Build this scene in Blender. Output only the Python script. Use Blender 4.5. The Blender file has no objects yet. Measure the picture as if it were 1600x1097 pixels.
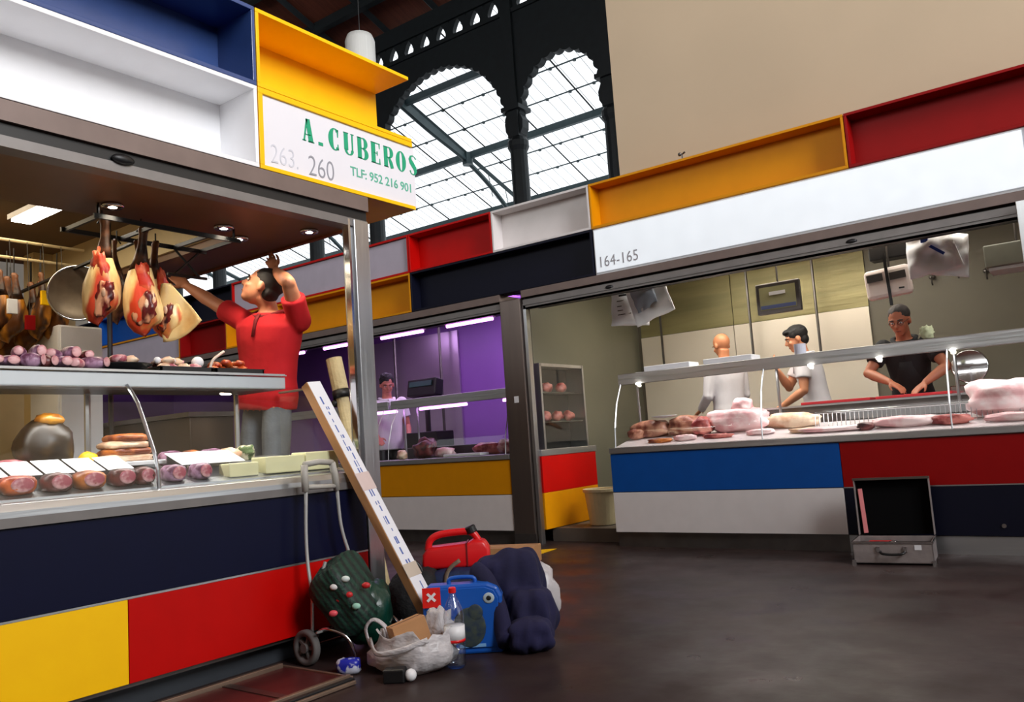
import bpy, math, random
from mathutils import Vector, Matrix, noise
random.seed(7)
PI = math.pi
SC = bpy.context.scene
COL = SC.collection

# ------------------------------------------------------------------ camera
cam_d = bpy.data.cameras.new('camera'); cam = bpy.data.objects.new('camera', cam_d); COL.objects.link(cam)
cam_d.sensor_width = 36.0; cam_d.lens = 1280.57 / 1600 * 36
yaw, pitch, roll = 0.627422, 0.109096, -0.0683773
fw = Vector((-math.sin(yaw) * math.cos(pitch), math.cos(yaw) * math.cos(pitch), math.sin(pitch)))
rt = Vector((math.cos(yaw), math.sin(yaw), 0)); up = rt.cross(fw)
r2 = rt * math.cos(roll) + up * math.sin(roll); u2 = -rt * math.sin(roll) + up * math.cos(roll)
m3 = Matrix((r2, u2, -fw)).transposed()
cam.matrix_world = Matrix.Translation((0, 0, 0.95)) @ m3.to_4x4()
cam_d.clip_start = 0.05; cam_d.clip_end = 200
SC.camera = cam

# ------------------------------------------------------------------ world, daylight, exposure
w = bpy.data.worlds.new('overcast_sky'); SC.world = w; w.use_nodes = True
bg = w.node_tree.nodes['Background']; bg.inputs[0].default_value = (0.93, 0.97, 1.0, 1); bg.inputs[1].default_value = 1.6
def area(name, loc, target, sx, sy, power, color=(1, 1, 1), spread=PI):
    d = bpy.data.lights.new(name, 'AREA'); d.shape = 'RECTANGLE'; d.size = sx; d.size_y = sy
    d.energy = power; d.color = color; d.spread = spread
    o = bpy.data.objects.new(name, d); COL.objects.link(o); o.location = loc
    o.rotation_euler = (Vector(target) - Vector(loc)).to_track_quat('-Z', 'Z').to_euler()
    return o
area('daylight_side_glazing', (11.5, 0.5, 6.4), (-3, 1.5, 2.0), 13, 5.0, 4100, (0.97, 0.98, 1.0))
area('daylight_front_glazing', (-4, -11.5, 6.6), (-3, 5, 3.2), 15, 5.0, 520, (1.0, 0.97, 0.93))
SC.view_settings.view_transform = 'Standard'; SC.view_settings.look = 'None'
SC.view_settings.exposure = 0.0; SC.view_settings.gamma = 1.0; SC.view_settings.use_curve_mapping = False
try:
    SC.cycles.use_denoising = True; SC.cycles.max_bounces = 8; SC.cycles.transparent_max_bounces = 16
    SC.cycles.sample_clamp_indirect = 6.0; SC.cycles.caustics_reflective = False; SC.cycles.caustics_refractive = False
except Exception: pass

# ------------------------------------------------------------------ materials
def lin(c):
    return tuple(((x / 255) / 12.92 if x / 255 <= 0.04045 else ((x / 255 + 0.055) / 1.055) ** 2.4) for x in c)
def mat(name, rgb, rough=0.5, metal=0.0, var=0.06, scale=8.0, bump=0.0, bscale=40.0, emit=0.0, ecol=None, spec=0.5,
        stretch=None, rgb2=None, contrast=None, coat=0.0):
    """rgb is given as sRGB 0-255."""
    m = bpy.data.materials.new(name); m.use_nodes = True; nt = m.node_tree; N = nt.nodes; L = nt.links
    b = N['Principled BSDF']; c = lin(rgb)
    tc = N.new('ShaderNodeTexCoord'); src = tc.outputs['Object']
    if stretch:
        mp = N.new('ShaderNodeMapping'); mp.inputs['Scale'].default_value = stretch
        L.new(src, mp.inputs[0]); src = mp.outputs[0]
    nz = N.new('ShaderNodeTexNoise'); nz.inputs['Scale'].default_value = scale; nz.inputs['Detail'].default_value = 5
    L.new(src, nz.inputs['Vector'])
    rp = N.new('ShaderNodeValToRGB'); L.new(nz.outputs['Fac'], rp.inputs[0])
    lo, hi = contrast or (0.3, 0.7)
    rp.color_ramp.elements[0].position = lo; rp.color_ramp.elements[1].position = hi
    if rgb2: ca, cb = c, lin(rgb2)
    else: ca, cb = tuple(x * (1 - var) for x in c), tuple(min(1, x * (1 + var)) for x in c)
    rp.color_ramp.elements[0].color = (*ca, 1); rp.color_ramp.elements[1].color = (*cb, 1)
    L.new(rp.outputs[0], b.inputs['Base Color'])
    b.inputs['Roughness'].default_value = rough; b.inputs['Metallic'].default_value = metal
    b.inputs['Specular IOR Level'].default_value = spec; b.inputs['Coat Weight'].default_value = coat
    if bump:
        n2 = N.new('ShaderNodeTexNoise'); n2.inputs['Scale'].default_value = bscale; n2.inputs['Detail'].default_value = 4
        L.new(src, n2.inputs['Vector']); bp = N.new('ShaderNodeBump'); bp.inputs['Strength'].default_value = min(1, bump)
        bp.inputs['Distance'].default_value = 0.02; L.new(n2.outputs['Fac'], bp.inputs['Height']); L.new(bp.outputs[0], b.inputs['Normal'])
    if emit:
        b.inputs['Emission Color'].default_value = (*(lin(ecol) if ecol else c), 1); b.inputs['Emission Strength'].default_value = emit
    return m
def glass_mat(name, tint=(1, 1, 1), ior=1.45, rough=0.0):
    m = bpy.data.materials.new(name); m.use_nodes = True; nt = m.node_tree; N = nt.nodes; L = nt.links
    N.remove(N['Principled BSDF']); out = N['Material Output']
    t = N.new('ShaderNodeBsdfTransparent'); t.inputs[0].default_value = (*tint, 1)
    g = N.new('ShaderNodeBsdfGlossy'); g.inputs['Roughness'].default_value = rough
    lw = N.new('ShaderNodeLayerWeight'); lw.inputs[0].default_value = 0.5; f = N.new('ShaderNodeMath'); f.operation = 'POWER'; f.inputs[1].default_value = 4.0; L.new(lw.outputs['Facing'], f.inputs[0])
    f2 = N.new('ShaderNodeMath'); f2.operation = 'MULTIPLY_ADD'; f2.inputs[1].default_value = 0.75; f2.inputs[2].default_value = ((ior - 1) / (ior + 1)) ** 2 * 1.4; L.new(f.outputs[0], f2.inputs[0]); f = f2
    x = N.new('ShaderNodeMixShader'); L.new(f.outputs[0], x.inputs[0]); L.new(t.outputs[0], x.inputs[1]); L.new(g.outputs[0], x.inputs[2])
    L.new(x.outputs[0], out.inputs[0]); return m
M = dict(
    navy=mat('navy_enamel', (4, 8, 38), 0.45, var=0.05, spec=.2),
    blackblue=mat('dark_navy_enamel', (10, 12, 30), 0.5, var=0.05, spec=.2),
    blue=mat('blue_enamel', (10, 74, 152), 0.45, var=0.05, spec=.2),
    slate=mat('slate_blue_enamel', (70, 98, 150), 0.4, var=0.05),
    yellow=mat('yellow_enamel', (255, 196, 0), 0.45, var=0.03, spec=.3),
    orange=mat('amber_enamel', (214, 140, 0), 0.5, var=0.03, spec=.2),
    red=mat('red_enamel', (186, 4, 1), 0.45, var=0.04, spec=.2),
    darkred=mat('deep_red_enamel', (140, 3, 4), 0.5, var=0.04, spec=.18),
    navygloss=mat('navy_with_slate_reflection', (50, 74, 128), 0.25, var=0.05, spec=.7),  # slate reflection put into the base colour of the navy panel
    white=mat('white_enamel', (242, 242, 244), 0.4, var=0.02),
    offwhite=mat('offwhite_enamel', (220, 214, 212), 0.45, var=0.03),
    grey=mat('lilac_grey_enamel', (178, 170, 184), 0.5, var=0.04),
    steel=mat('brushed_steel', (190, 192, 194), 0.28, 0.95, var=0.12, scale=6, stretch=(1, 1, 0.06), bump=0.08, bscale=60),
    steelh=mat('brushed_steel_rail', (196, 198, 200), 0.3, 0.9, var=0.1, scale=6, stretch=(0.05, 0.05, 1), bump=0.05, bscale=60),
    satin=mat('satin_grey_aluminium', (128, 124, 122), 0.5, 0.6, var=0.08),
    darksteel=mat('dark_steel', (104, 100, 98), 0.35, 0.85, var=0.15),
    browntrim=mat('brown_grey_soffit', (120, 104, 98), 0.5, 0.3, var=0.08),
    iron=mat('green_black_cast_iron', (26, 34, 38), 0.55, 0.2, var=0.15, bump=0.1),
    roofiron=mat('grey_green_painted_iron', (60, 78, 82), 0.5, 0.1, var=0.1),
    white_plastic=mat('white_plastic', (228, 228, 230), 0.45, var=0.03),
    black=mat('black_plastic', (16, 16, 18), 0.45, var=0.1),
    rubber=mat('grey_rubber', (96, 92, 90), 0.8, var=0.1),
    chrome=mat('chrome', (215, 215, 218), 0.12, 1.0, var=0.02),
    glass=glass_mat('clear_glass', (0.97, 0.985, 0.98)),
    pane=glass_mat('roof_glass', (0.97, 0.98, 0.99), 1.2),
    lamp=mat('lamp_white', (255, 250, 240), 0.5, emit=14.0),
    bulb=mat('bulb_glow', (255, 248, 235), 0.5, emit=30.0),
    pinklamp=mat('violet_tube_glow', (246, 200, 255), 0.5, emit=7.0, ecol=(238, 150, 255)),
    lightbox=mat('lit_white_acrylic', (225, 232, 238), 0.35, emit=0.4, ecol=(240, 246, 252)),
)

# ------------------------------------------------------------------ mesh helpers
class MB:
    def __init__(s): s.v = []; s.f = []; s.mi = []; s.m = 0
    def add(s, vs, fs):
        n = len(s.v); s.v += [Vector(p) for p in vs]; s.f += [tuple(i + n for i in f) for f in fs]; s.mi += [s.m] * len(fs); return s
    def box(s, x0, x1, y0, y1, z0, z1):
        return s.add([(x0, y0, z0), (x1, y0, z0), (x1, y1, z0), (x0, y1, z0), (x0, y0, z1), (x1, y0, z1), (x1, y1, z1), (x0, y1, z1)],
              [(0, 3, 2, 1), (4, 5, 6, 7), (0, 1, 5, 4), (1, 2, 6, 5), (2, 3, 7, 6), (3, 0, 4, 7)])
    def obox(s, c, size, R=None):
        R = R or Matrix.Identity(3); c = Vector(c); q = []
        for z in (-.5, .5):
            for x, y in ((-.5, -.5), (.5, -.5), (.5, .5), (-.5, .5)): q.append(c + R @ Vector((x * size[0], y * size[1], z * size[2])))
        return s.add(q, [(0, 3, 2, 1), (4, 5, 6, 7), (0, 1, 5, 4), (1, 2, 6, 5), (2, 3, 7, 6), (3, 0, 4, 7)])
    def loft(s, rings, cap=True, closed=False):
        n = len(rings[0]); vs = [p for r in rings for p in r]; fs = []
        m = len(rings)
        for i in range(m if closed else m - 1):
            a = i * n; b = ((i + 1) % m) * n
            for j in range(n): k = (j + 1) % n; fs.append((a + j, a + k, b + k, b + j))
        if cap and not closed: fs.append(tuple(range(n - 1, -1, -1))); fs.append(tuple((m - 1) * n + j for j in range(n)))
        return s.add(vs, fs)
    def tube(s, pts, r, n=8, cap=True, flat=None, up=None):
        pts = [Vector(p) for p in pts]; R = r if isinstance(r, (list, tuple)) else [r] * len(pts)
        t0 = (pts[1] - pts[0]).normalized(); ref = Vector(up) if up else (Vector((0, 0, 1)) if abs(t0.z) < 0.9 else Vector((1, 0, 0)))
        nx = (ref - t0 * ref.dot(t0)).normalized(); rings = []
        for i, p in enumerate(pts):
            if i == 0: t = t0
            elif i == len(pts) - 1: t = (p - pts[i - 1]).normalized()
            else: t = ((pts[i + 1] - p).normalized() + (p - pts[i - 1]).normalized()).normalized()
            nx = (nx - t * nx.dot(t)).normalized(); ny = t.cross(nx); rr = R[i]
            ra, rb = rr if isinstance(rr, (list, tuple)) else (rr, rr * (flat or 1))
            rings.append([p + nx * ra * math.cos(2 * PI * k / n) + ny * rb * math.sin(2 * PI * k / n) for k in range(n)])
        return s.loft(rings, cap)
    def ell(s, c, r, R=None, n=14, m=9, fn=None):
        R = R or Matrix.Identity(3); c = Vector(c); r = r if isinstance(r, (list, tuple)) else (r, r, r); rings = []
        for i in range(m + 1):
            a = -PI / 2 + PI * i / m; a = max(-PI / 2 + .05, min(PI / 2 - .05, a)); ring = []
            for k in range(n):
                d = Vector((math.cos(a) * math.cos(2 * PI * k / n), math.cos(a) * math.sin(2 * PI * k / n), math.sin(a)))
                f = fn(d) if fn else 1
                ring.append(c + R @ Vector((d.x * r[0] * f, d.y * r[1] * f, d.z * r[2] * f)))
            rings.append(ring)
        return s.loft(rings)
    def lathe(s, prof, c=(0, 0, 0), n=20, R=None):
        R = R or Matrix.Identity(3); c = Vector(c)
        return s.loft([[c + R @ Vector((max(r, 1e-4) * math.cos(2 * PI * k / n), max(r, 1e-4) * math.sin(2 * PI * k / n), z)) for k in range(n)] for r, z in prof])
    def prism(s, poly, ext):
        n = len(poly); e = Vector(ext); p = [Vector(q) for q in poly]
        fs = [tuple(range(n)), tuple(range(2 * n - 1, n - 1, -1))] + [(i, (i + 1) % n + 0, (i + 1) % n + n, i + n) for i in range(n)]
        return s.add(p + [q + e for q in p], fs)
    def lump(s, c, r, seed=0, amp=0.25, freq=1.6, R=None, n=16, m=10):
        o = Vector((seed * 3.7, seed * 1.3, seed * 7.1))
        return s.ell(c, r, R, n, m, lambda d: 1 + amp * noise.noise(d * freq + o))
    def sheet(s, fn, nu, nv, th=0.0):
        """fn(u,v)->Vector ; thickness along z of normal by solidify when th>0 (two layers)."""
        g = [[Vector(fn(i / nu, j / nv)) for j in range(nv + 1)] for i in range(nu + 1)]
        def idx(i, j): return i * (nv + 1) + j
        vs = [g[i][j] for i in range(nu + 1) for j in range(nv + 1)]
        fs = [(idx(i, j), idx(i + 1, j), idx(i + 1, j + 1), idx(i, j + 1)) for i in range(nu) for j in range(nv)]
        return s.add(vs, fs)
    def build(s, name, m, parent=None, bevel=0, smooth=False, sub=0, remesh=0, solid=0, auto=0, sm_it=0):
        me = bpy.data.meshes.new(name)
        pp = parent
        while pp and '_loc' not in pp.keys(): pp = pp.parent
        off = Vector(pp['_loc']) if pp and pp.get('_w') else Vector((0, 0, 0))
        me.from_pydata([tuple(p - off) for p in s.v], [], s.f)
        for x in (m if isinstance(m, (list, tuple)) else [m]): me.materials.append(M[x] if isinstance(x, str) else x)
        for p, k in zip(me.polygons, s.mi): p.material_index = k; p.use_smooth = bool(smooth)
        me.validate(); me.update()
        import bmesh
        bm = bmesh.new(); bm.from_mesh(me); bmesh.ops.recalc_face_normals(bm, faces=bm.faces); bm.to_mesh(me); bm.free()
        o = bpy.data.objects.new(name, me); COL.objects.link(o)
        if parent: o.parent = parent
        if solid: x = o.modifiers.new('solid', 'SOLIDIFY'); x.thickness = solid
        if remesh:
            x = o.modifiers.new('remesh', 'REMESH'); x.mode = 'VOXEL'; x.voxel_size = remesh; x.use_smooth_shade = True
            x = o.modifiers.new('smooth', 'SMOOTH'); x.iterations = sm_it or 4; x.factor = 0.5
        if bevel: x = o.modifiers.new('bevel', 'BEVEL'); x.width = bevel; x.segments = 2; x.limit_method = 'ANGLE'; x.angle_limit = 0.7
        if sub: x = o.modifiers.new('sub', 'SUBSURF'); x.levels = sub; x.render_levels = sub
        return o

USED = {}
def thing(name, label, cat, loc=(0, 0, 0), rz=0, group=None, world=True):
    """An Empty; with world=True the parts are given in world coordinates."""
    o = bpy.data.objects.new(name, None); COL.objects.link(o); o.empty_display_size = 0.1
    o.location = loc; o.rotation_euler = (0, 0, rz if not world else 0)
    o['_loc'] = list(loc); o['_w'] = 1 if world else 0
    return tag(o, label, cat, group)
def tag(o, label, cat, group=None, kind=None):
    o['label'] = label; o['category'] = cat
    if group: o['group'] = group
    if kind: o['kind'] = kind
    return o
def struct(o): o['kind'] = 'structure'; return o
def sthing(name, loc=(0, 0, 0)):
    o = bpy.data.objects.new(name, None); COL.objects.link(o); o.location = loc; o['_loc'] = list(loc); o['_w'] = 1; o['kind'] = 'structure'; return o
def dup(root, loc, rz=0, label=None, scale=None):
    r = root.copy(); COL.objects.link(r); r.location = loc; r.rotation_euler = (0, 0, rz)
    if scale: r.scale = scale if isinstance(scale, (tuple, list)) else (scale,) * 3
    if label: r['label'] = label
    for ch in list(root.children):
        c = ch.copy(); COL.objects.link(c); c.parent = r
        for g in ch.children: d = g.copy(); COL.objects.link(d); d.parent = c
    return r
def text(name, body, m, parent, origin, xdir, ydir, size, sx=1.0, bold=0.0, ext=0.002, spacing=1.0):
    c = bpy.data.curves.new(name, 'FONT'); c.body = body; c.size = size; c.extrude = ext; c.offset = bold; c.space_character = spacing
    o = bpy.data.objects.new(name, c); COL.objects.link(o); c.materials.append(M[m] if isinstance(m, str) else m)
    x = Vector(xdir).normalized(); y = Vector(ydir).normalized(); z = x.cross(y)
    me = bpy.data.meshes.new_from_object(o.evaluated_get(bpy.context.evaluated_depsgraph_get()))
    off = Vector(parent['_loc']) if parent and parent.get('_w') else Vector((0, 0, 0))
    Rm = Matrix((x, y, z)).transposed(); og = Vector(origin) - off
    for v in me.vertices: v.co = og + Rm @ Vector((v.co.x * sx, v.co.y, v.co.z))
    bpy.data.objects.remove(o); o = bpy.data.objects.new(name, me); COL.objects.link(o)
    if parent: o.parent = parent
    return o
def smoothpts(pts, k=6):
    pts = [Vector(p) for p in pts]; out = []
    for i in range(len(pts) - 1):
        a = pts[max(0, i - 1)]; b = pts[i]; c = pts[i + 1]; d = pts[min(len(pts) - 1, i + 2)]
        for j in range(k):
            t = j / k; out.append(0.5 * ((2 * b) + (c - a) * t + (2 * a - 5 * b + 4 * c - d) * t * t + (-a + 3 * b - 3 * c + d) * t ** 3))
    out.append(pts[-1]); return out
def rot(ax, a): return Matrix.Rotation(a, 3, ax)
# ================================================================== THE HALL
def floor_mat():
    m = mat('polished_dark_concrete', (40, 30, 29), 0.3, var=0.2, scale=1.6, bump=0.05, bscale=14, rgb2=(56, 42, 40), spec=0.22)
    nt = m.node_tree; N = nt.nodes; L = nt.links; b = N['Principled BSDF']
    n = N.new('ShaderNodeTexNoise'); n.inputs['Scale'].default_value = 3.0; n.inputs['Detail'].default_value = 8
    tc = N.new('ShaderNodeTexCoord'); L.new(tc.outputs['Object'], n.inputs['Vector'])
    r = N.new('ShaderNodeMapRange'); r.inputs[1].default_value = 0.3; r.inputs[2].default_value = 0.7; r.inputs[3].default_value = 0.26; r.inputs[4].default_value = 0.55
    L.new(n.outputs['Fac'], r.inputs[0]); L.new(r.outputs[0], b.inputs['Roughness']); return m
b = MB(); b.box(-30, 13, -13, 19, -0.1, 0.0); struct(b.build('floor', floor_mat()))
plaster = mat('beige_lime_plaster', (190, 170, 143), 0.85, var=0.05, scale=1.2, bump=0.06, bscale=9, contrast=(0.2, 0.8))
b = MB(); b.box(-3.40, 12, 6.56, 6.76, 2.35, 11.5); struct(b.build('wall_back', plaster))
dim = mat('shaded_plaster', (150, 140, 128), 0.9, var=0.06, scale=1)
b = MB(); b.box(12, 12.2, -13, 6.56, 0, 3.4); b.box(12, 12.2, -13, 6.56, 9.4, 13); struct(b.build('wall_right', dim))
b = MB(); b.box(5.2, 5.4, -12.9, 4.0, 0, 4.0); struct(b.build('unseen_light_block_side', dim))  # unseen stand-in for a stall row, added to block low side light
b = MB(); b.box(-20, 5.2, -3.6, -3.4, 0, 4.0); struct(b.build('unseen_light_block_rear', dim))  # added out of view to hold back low light from behind
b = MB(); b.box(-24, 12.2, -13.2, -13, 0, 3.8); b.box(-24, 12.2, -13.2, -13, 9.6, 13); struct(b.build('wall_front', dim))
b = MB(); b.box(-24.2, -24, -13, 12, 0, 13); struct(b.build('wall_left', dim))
# timber roof of the main nave
wood = mat('dark_red_roof_boards', (104, 52, 34), 0.8, var=0.25, scale=3, stretch=(8, 0.4, 1), bump=0.2)
def roofz(y): return 9.75 + (12 - y) * 0.33 if y > 3 else 12.72
c = sthing('ceiling', (0, 0, 0))
b = MB()
for y0, y1 in ((3, 12.2), (-13, 3)):
    z0, z1 = roofz(y0 + 1e-4), roofz(y1)
    b.prism([(-24, y0, z0), (12, y0, z0), (12, y0, z0 + .06), (-24, y0, z0 + .06)], (0, 0, 0)) if False else None
    b.add([(-24, y0, z0), (12, y0, z0), (12, y1, z1), (-24, y1, z1), (-24, y0, z0 + .08), (12, y0, z0 + .08), (12, y1, z1 + .08), (-24, y1, z1 + .08)],
          [(0, 3, 2, 1), (4, 5, 6, 7), (0, 1, 5, 4), (1, 2, 6, 5), (2, 3, 7, 6), (3, 0, 4, 7)])
b.build('boards', wood, c)
for i in range(26):
    x = -23.5 + i * 1.35
    MB().tube([(x, 12.1, roofz(12.1) - .1), (x, 3, 12.62)], 0.085, 4).build('rafter', 'iron', c)
for y in (11.2, 10.0, 8.8, 7.4, 6.0, 4.6):
    MB().box(-24, 12, y - .07, y + .07, roofz(y) - .22, roofz(y) - .02).build('purlin', 'iron', c)
# ---- cast iron arcade screen at Y = 12
YS = 12.0
cols = [-4.3, -6.25, -8.24, -11.95, -13.85, -17.5, -19.4, -23.2]
for i, x in enumerate(cols):
    t = thing('iron_column', ['dark cast iron column hidden beside the beige wall', 'dark cast iron column touching the edge of the beige wall',
        'dark cast iron column between the wide and the narrow glazed arch', 'dark cast iron column rising behind the end of the lettered sign',
        'dark iron column seen under the stall roof beside the steel post', 'iron column seen under the stall roof above the raised arms',
        'iron column seen under the stall roof between hams and raised arm', 'farthest cast iron column behind the stall'][i], 'column', (x, YS, 0), 0)
    b = MB(); b.lathe([(.3, 0), (.3, .5), (.2, .6), (.18, 3), (.16, 6.2), (.2, 6.28), (.2, 6.38), (.15, 6.46)], (x, YS, 0), 16)
    b.build('shaft', 'iron', t, smooth=False)
    b = MB(); b.box(x - .12, x + .12, YS - .14, YS + .14, 6.46, 9.6); b.box(x - .2, x + .2, YS - .2, YS + .2, 6.95, 7.03); b.build('upper_post', 'iron', t)
    b = MB()
    for sgn in (-1, 1):
        b.prism([(x + sgn * .12, YS - .1, 6.48), (x + sgn * .19, YS - .1, 6.6), (x + sgn * .2, YS - .1, 6.75), (x + sgn * .12, YS - .1, 6.93)], (0, .2, 0))
    b.build('bracket', 'iron', t)
def arch_panel(x0, x1, name, label):
    x0 += .12; x1 -= .12
    cx = (x0 + x1) / 2; hw = (x1 - x0) / 2; r = hw - .02; zc = 8.42 - r if r > 1 else 7.82 - r; zt = 8.86; zb = 6.5
    N = 160; fr = []; ins = []; out = []
    for k in range(N + 1):
        a = PI * k / N; sc = r - 0.055 * abs(math.sin(a * (26 if r > 1 else 13))) ** 0.7 - .01
        px, pz = cx + sc * math.cos(a), zc + sc * 1.0 * math.sin(a)
        dx, dz = math.cos(a), math.sin(a); t = min(hw / max(abs(dx), 1e-6), (zt - zc) / max(dz, 1e-6))
        ins.append((px, pz)); out.append((cx + dx * t, zc + dz * t))
    b = MB(); vs = []
    for (p, q) in zip(ins, out): vs += [(p[0], YS - .08, p[1]), (q[0], YS - .08, q[1]), (q[0], YS + .08, q[1]), (p[0], YS + .08, p[1])]
    fs = []
    for k in range(N):
        a = 4 * k; c2 = 4 * (k + 1)
        for j in range(4): fs.append((a + j, a + (j + 1) % 4, c2 + (j + 1) % 4, c2 + j))
    # corners of the rectangle
    b.add(vs, fs)
    for sgn in (-1, 1):
        xc = cx + sgn * hw; ang = math.atan2(zt - zc, hw)
        b.box(min(cx + sgn * r, xc), max(cx + sgn * r, xc), YS - .08, YS + .08, zb, zc)
    t = thing(name, label, 'arch', (cx, YS, zb)); b.build('spandrel', 'iron', t)
    b = MB(); n = int(round((x1 - x0) / .41)); p = (x1 - x0) / n
    for i in range(n):
        xc = x0 + (i + .5) * p; K = 24; vs = []; fs = []
        for k in range(K):
            a = 2 * PI * k / K; w_ = .095 * (1 + .7 * max(0, -math.sin(a))) * (1 - .55 * max(0, math.sin(a)))
            hx = xc + w_ * math.cos(a) * 1.1; hz = 9.06 + .155 * math.sin(a)
            dx, dz = math.cos(a), math.sin(a); tt = min((p / 2) / max(abs(dx), 1e-6), .2 / max(abs(dz), 1e-6))
            qx, qz = xc + dx * tt, 9.06 + dz * tt
            vs += [(hx, YS - .05, hz), (qx, YS - .05, qz), (qx, YS + .05, qz), (hx, YS + .05, hz)]
        for k in range(K):
            a = 4 * k; c2 = 4 * ((k + 1) % K)
            for j in range(4): fs.append((a + j, a + (j + 1) % 4, c2 + (j + 1) % 4, c2 + j))
        b.add(vs, fs)
        b.add([(xc - p / 2, YS, 8.86), (xc - p / 2 + .05, YS, 8.86), (xc - p / 2, YS, 8.91)], [(0, 1, 2)])
    b.box(x0, x1, YS - .1, YS + .1, 9.24, 9.6); b.box(x0, x1, YS - .12, YS + .12, 8.82, 8.9)
    b.build('pierced_frieze', 'iron', t)
arch_names = {0: 'narrow iron arch hidden behind the beige wall', 1: 'narrow scalloped iron arch next to the beige wall', 2: 'wide scalloped iron arch over the big glazed opening beside the lettered sign',
    3: 'narrow iron arch behind the lettered sign', 4: 'wide iron arch far behind the hams', 5: 'narrow iron arch far behind the stall', 6: 'farthest wide iron arch'}
for i in range(1, 3): arch_panel(cols[i + 1], cols[i], 'iron_arch', arch_names[i])
arch_panel(cols[4], cols[3], 'iron_arch', arch_names[3])
for i in (0, 4, 5, 6):
    x1, x0 = cols[i] - .12, cols[i + 1] + .12
    MB().box(x0, x1, YS - .1, YS + .1, 8.4, 9.6).build('trim_1', 'iron')['kind'] = 'structure'
# ---- glazed side nave
def gz(y): return 9.3 - .339 * (y - 12.3)
t = sthing('window_1', (0, 12.3, 0))
b = MB(); b.add([(-26, 12.1, gz(12.1)), (0, 12.1, gz(12.1)), (0, 17.9, gz(17.9)), (-26, 17.9, gz(17.9))], [(0, 1, 2, 3)]); b.build('pane', 'pane', t)
b = MB(); x = -25.8
while x < -4:
    b.tube([(x, 12.1, gz(12.1) - .02), (x, 17.8, gz(17.8) - .02)], 0.0065, 4); x += .27
for y in (12.75, 14.05, 14.8, 16.2, 16.95): b.box(-26, -4, y - .012, y + .012, gz(y) - .06, gz(y) - .035)
for y in (12.75, 14.05, 14.8, 16.2, 16.95):
    xx = -25.5
    while xx < -4: b.obox((xx, y, gz(y) - .06), (.055, .055, .05)); xx += .6
b.build('glazing_bar', 'roofiron', t)
for y in (13.35, 15.52, 17.72):
    MB().box(-26, -4, y - .05, y + .05, gz(y) - .24, gz(y) - .08).build('purlin', 'roofiron', t)
x = -25.6
while x < -4:
    if min(abs(x + 12.2 - k * 6.2) for k in (-2, -1, 0, 1)) > .3: MB().tube([(x, 12.1, gz(12.1) - .07), (x, 17.8, gz(17.8) - .07)], 0.022, 4).build('thin_rafter', 'iron', t)
    x += 1.55
for k in (-2, -1, 0, 1):
    x = -12.2 + 6.2 * k
    b = MB(); b.tube([(x, 12.1, gz(12.1) - .1), (x, 17.8, gz(17.8) - .14)], .07, 4); b.build('main_rafter', 'roofiron', t)
    p = smoothpts([(x, 12.3, gz(12.3) - .32), (x, 14.0, gz(14) - .36), (x, 15.5, gz(15.5) - .32), (x, 16.7, gz(16.7) - .55), (x, 17.4, 6.6), (x, 17.7, 5.6)])
    wb = MB(); q8 = [8, 8]; wb.prism([(x - .03, 12.2, gz(12.2) - .1), (x - .03, 15.45, gz(15.45) - .1), (x - .03, 15.45, gz(15.45) - .34), (x - .03, 14, gz(14) - .36), (x - .03, 12.2, gz(12.2) - .34)], (.06, 0, 0)); wb.build('web_plate', 'roofiron', t)
    b = MB(); b.tube(p, .06, 6); b.tube([(x, 12.6, gz(12.6) - .3), (x, 12.6, gz(12.6) - .1)], .05, 4); b.tube([(x, 15.5, gz(15.5) - .4), (x, 15.5, gz(15.5) - .1)], .14, 6)
    for y in (16.3, 17.0): b.tube([(x, y, gz(y) - .1), (x, y + .15, gz(y) - .75)], .012, 4)
    b.build('curved_brace', 'roofiron', t)
t = sthing('window_2', (0, 17.9, 0))
b = MB(); b.add([(-26, 17.9, 3.0), (2, 17.9, 3.0), (2, 17.9, gz(17.9)), (-26, 17.9, gz(17.9))], [(0, 1, 2, 3)]); b.build('pane', 'pane', t)
b = MB()
for i in range(30): b.box(-26 + i * .93, -25.97 + i * .93, 17.86, 17.92, 3, gz(17.9))
b.build('glazing_bar', 'roofiron', t)
b = MB(); b.box(-26, 2, 17.9, 18.1, 0, 3.0); struct(b.build('wall_far', dim))
# ---- hanging lamp
t = thing('pendant_lamp', 'white cylindrical pendant lamp hanging above the yellow stall corner', 'lamp', (-7.62, 7.5, 6.02))
b = MB(); b.lathe([(.13, 0), (.19, .02), (.2, .1), (.2, .42), (.17, .5), (.06, .54)], (-7.62, 7.5, 6.02), 24); b.build('lamp_shade', mat('ribbed_white_diffuser', (215, 215, 210), .4, bump=.4, bscale=60, stretch=(8, 8, .2)), t, smooth=True)
b = MB(); b.tube([(-7.62, 7.5, 6.54), (-7.62, 7.5, roofz(7.5))], .006, 6); b.build('cord', 'black', t)
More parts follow.
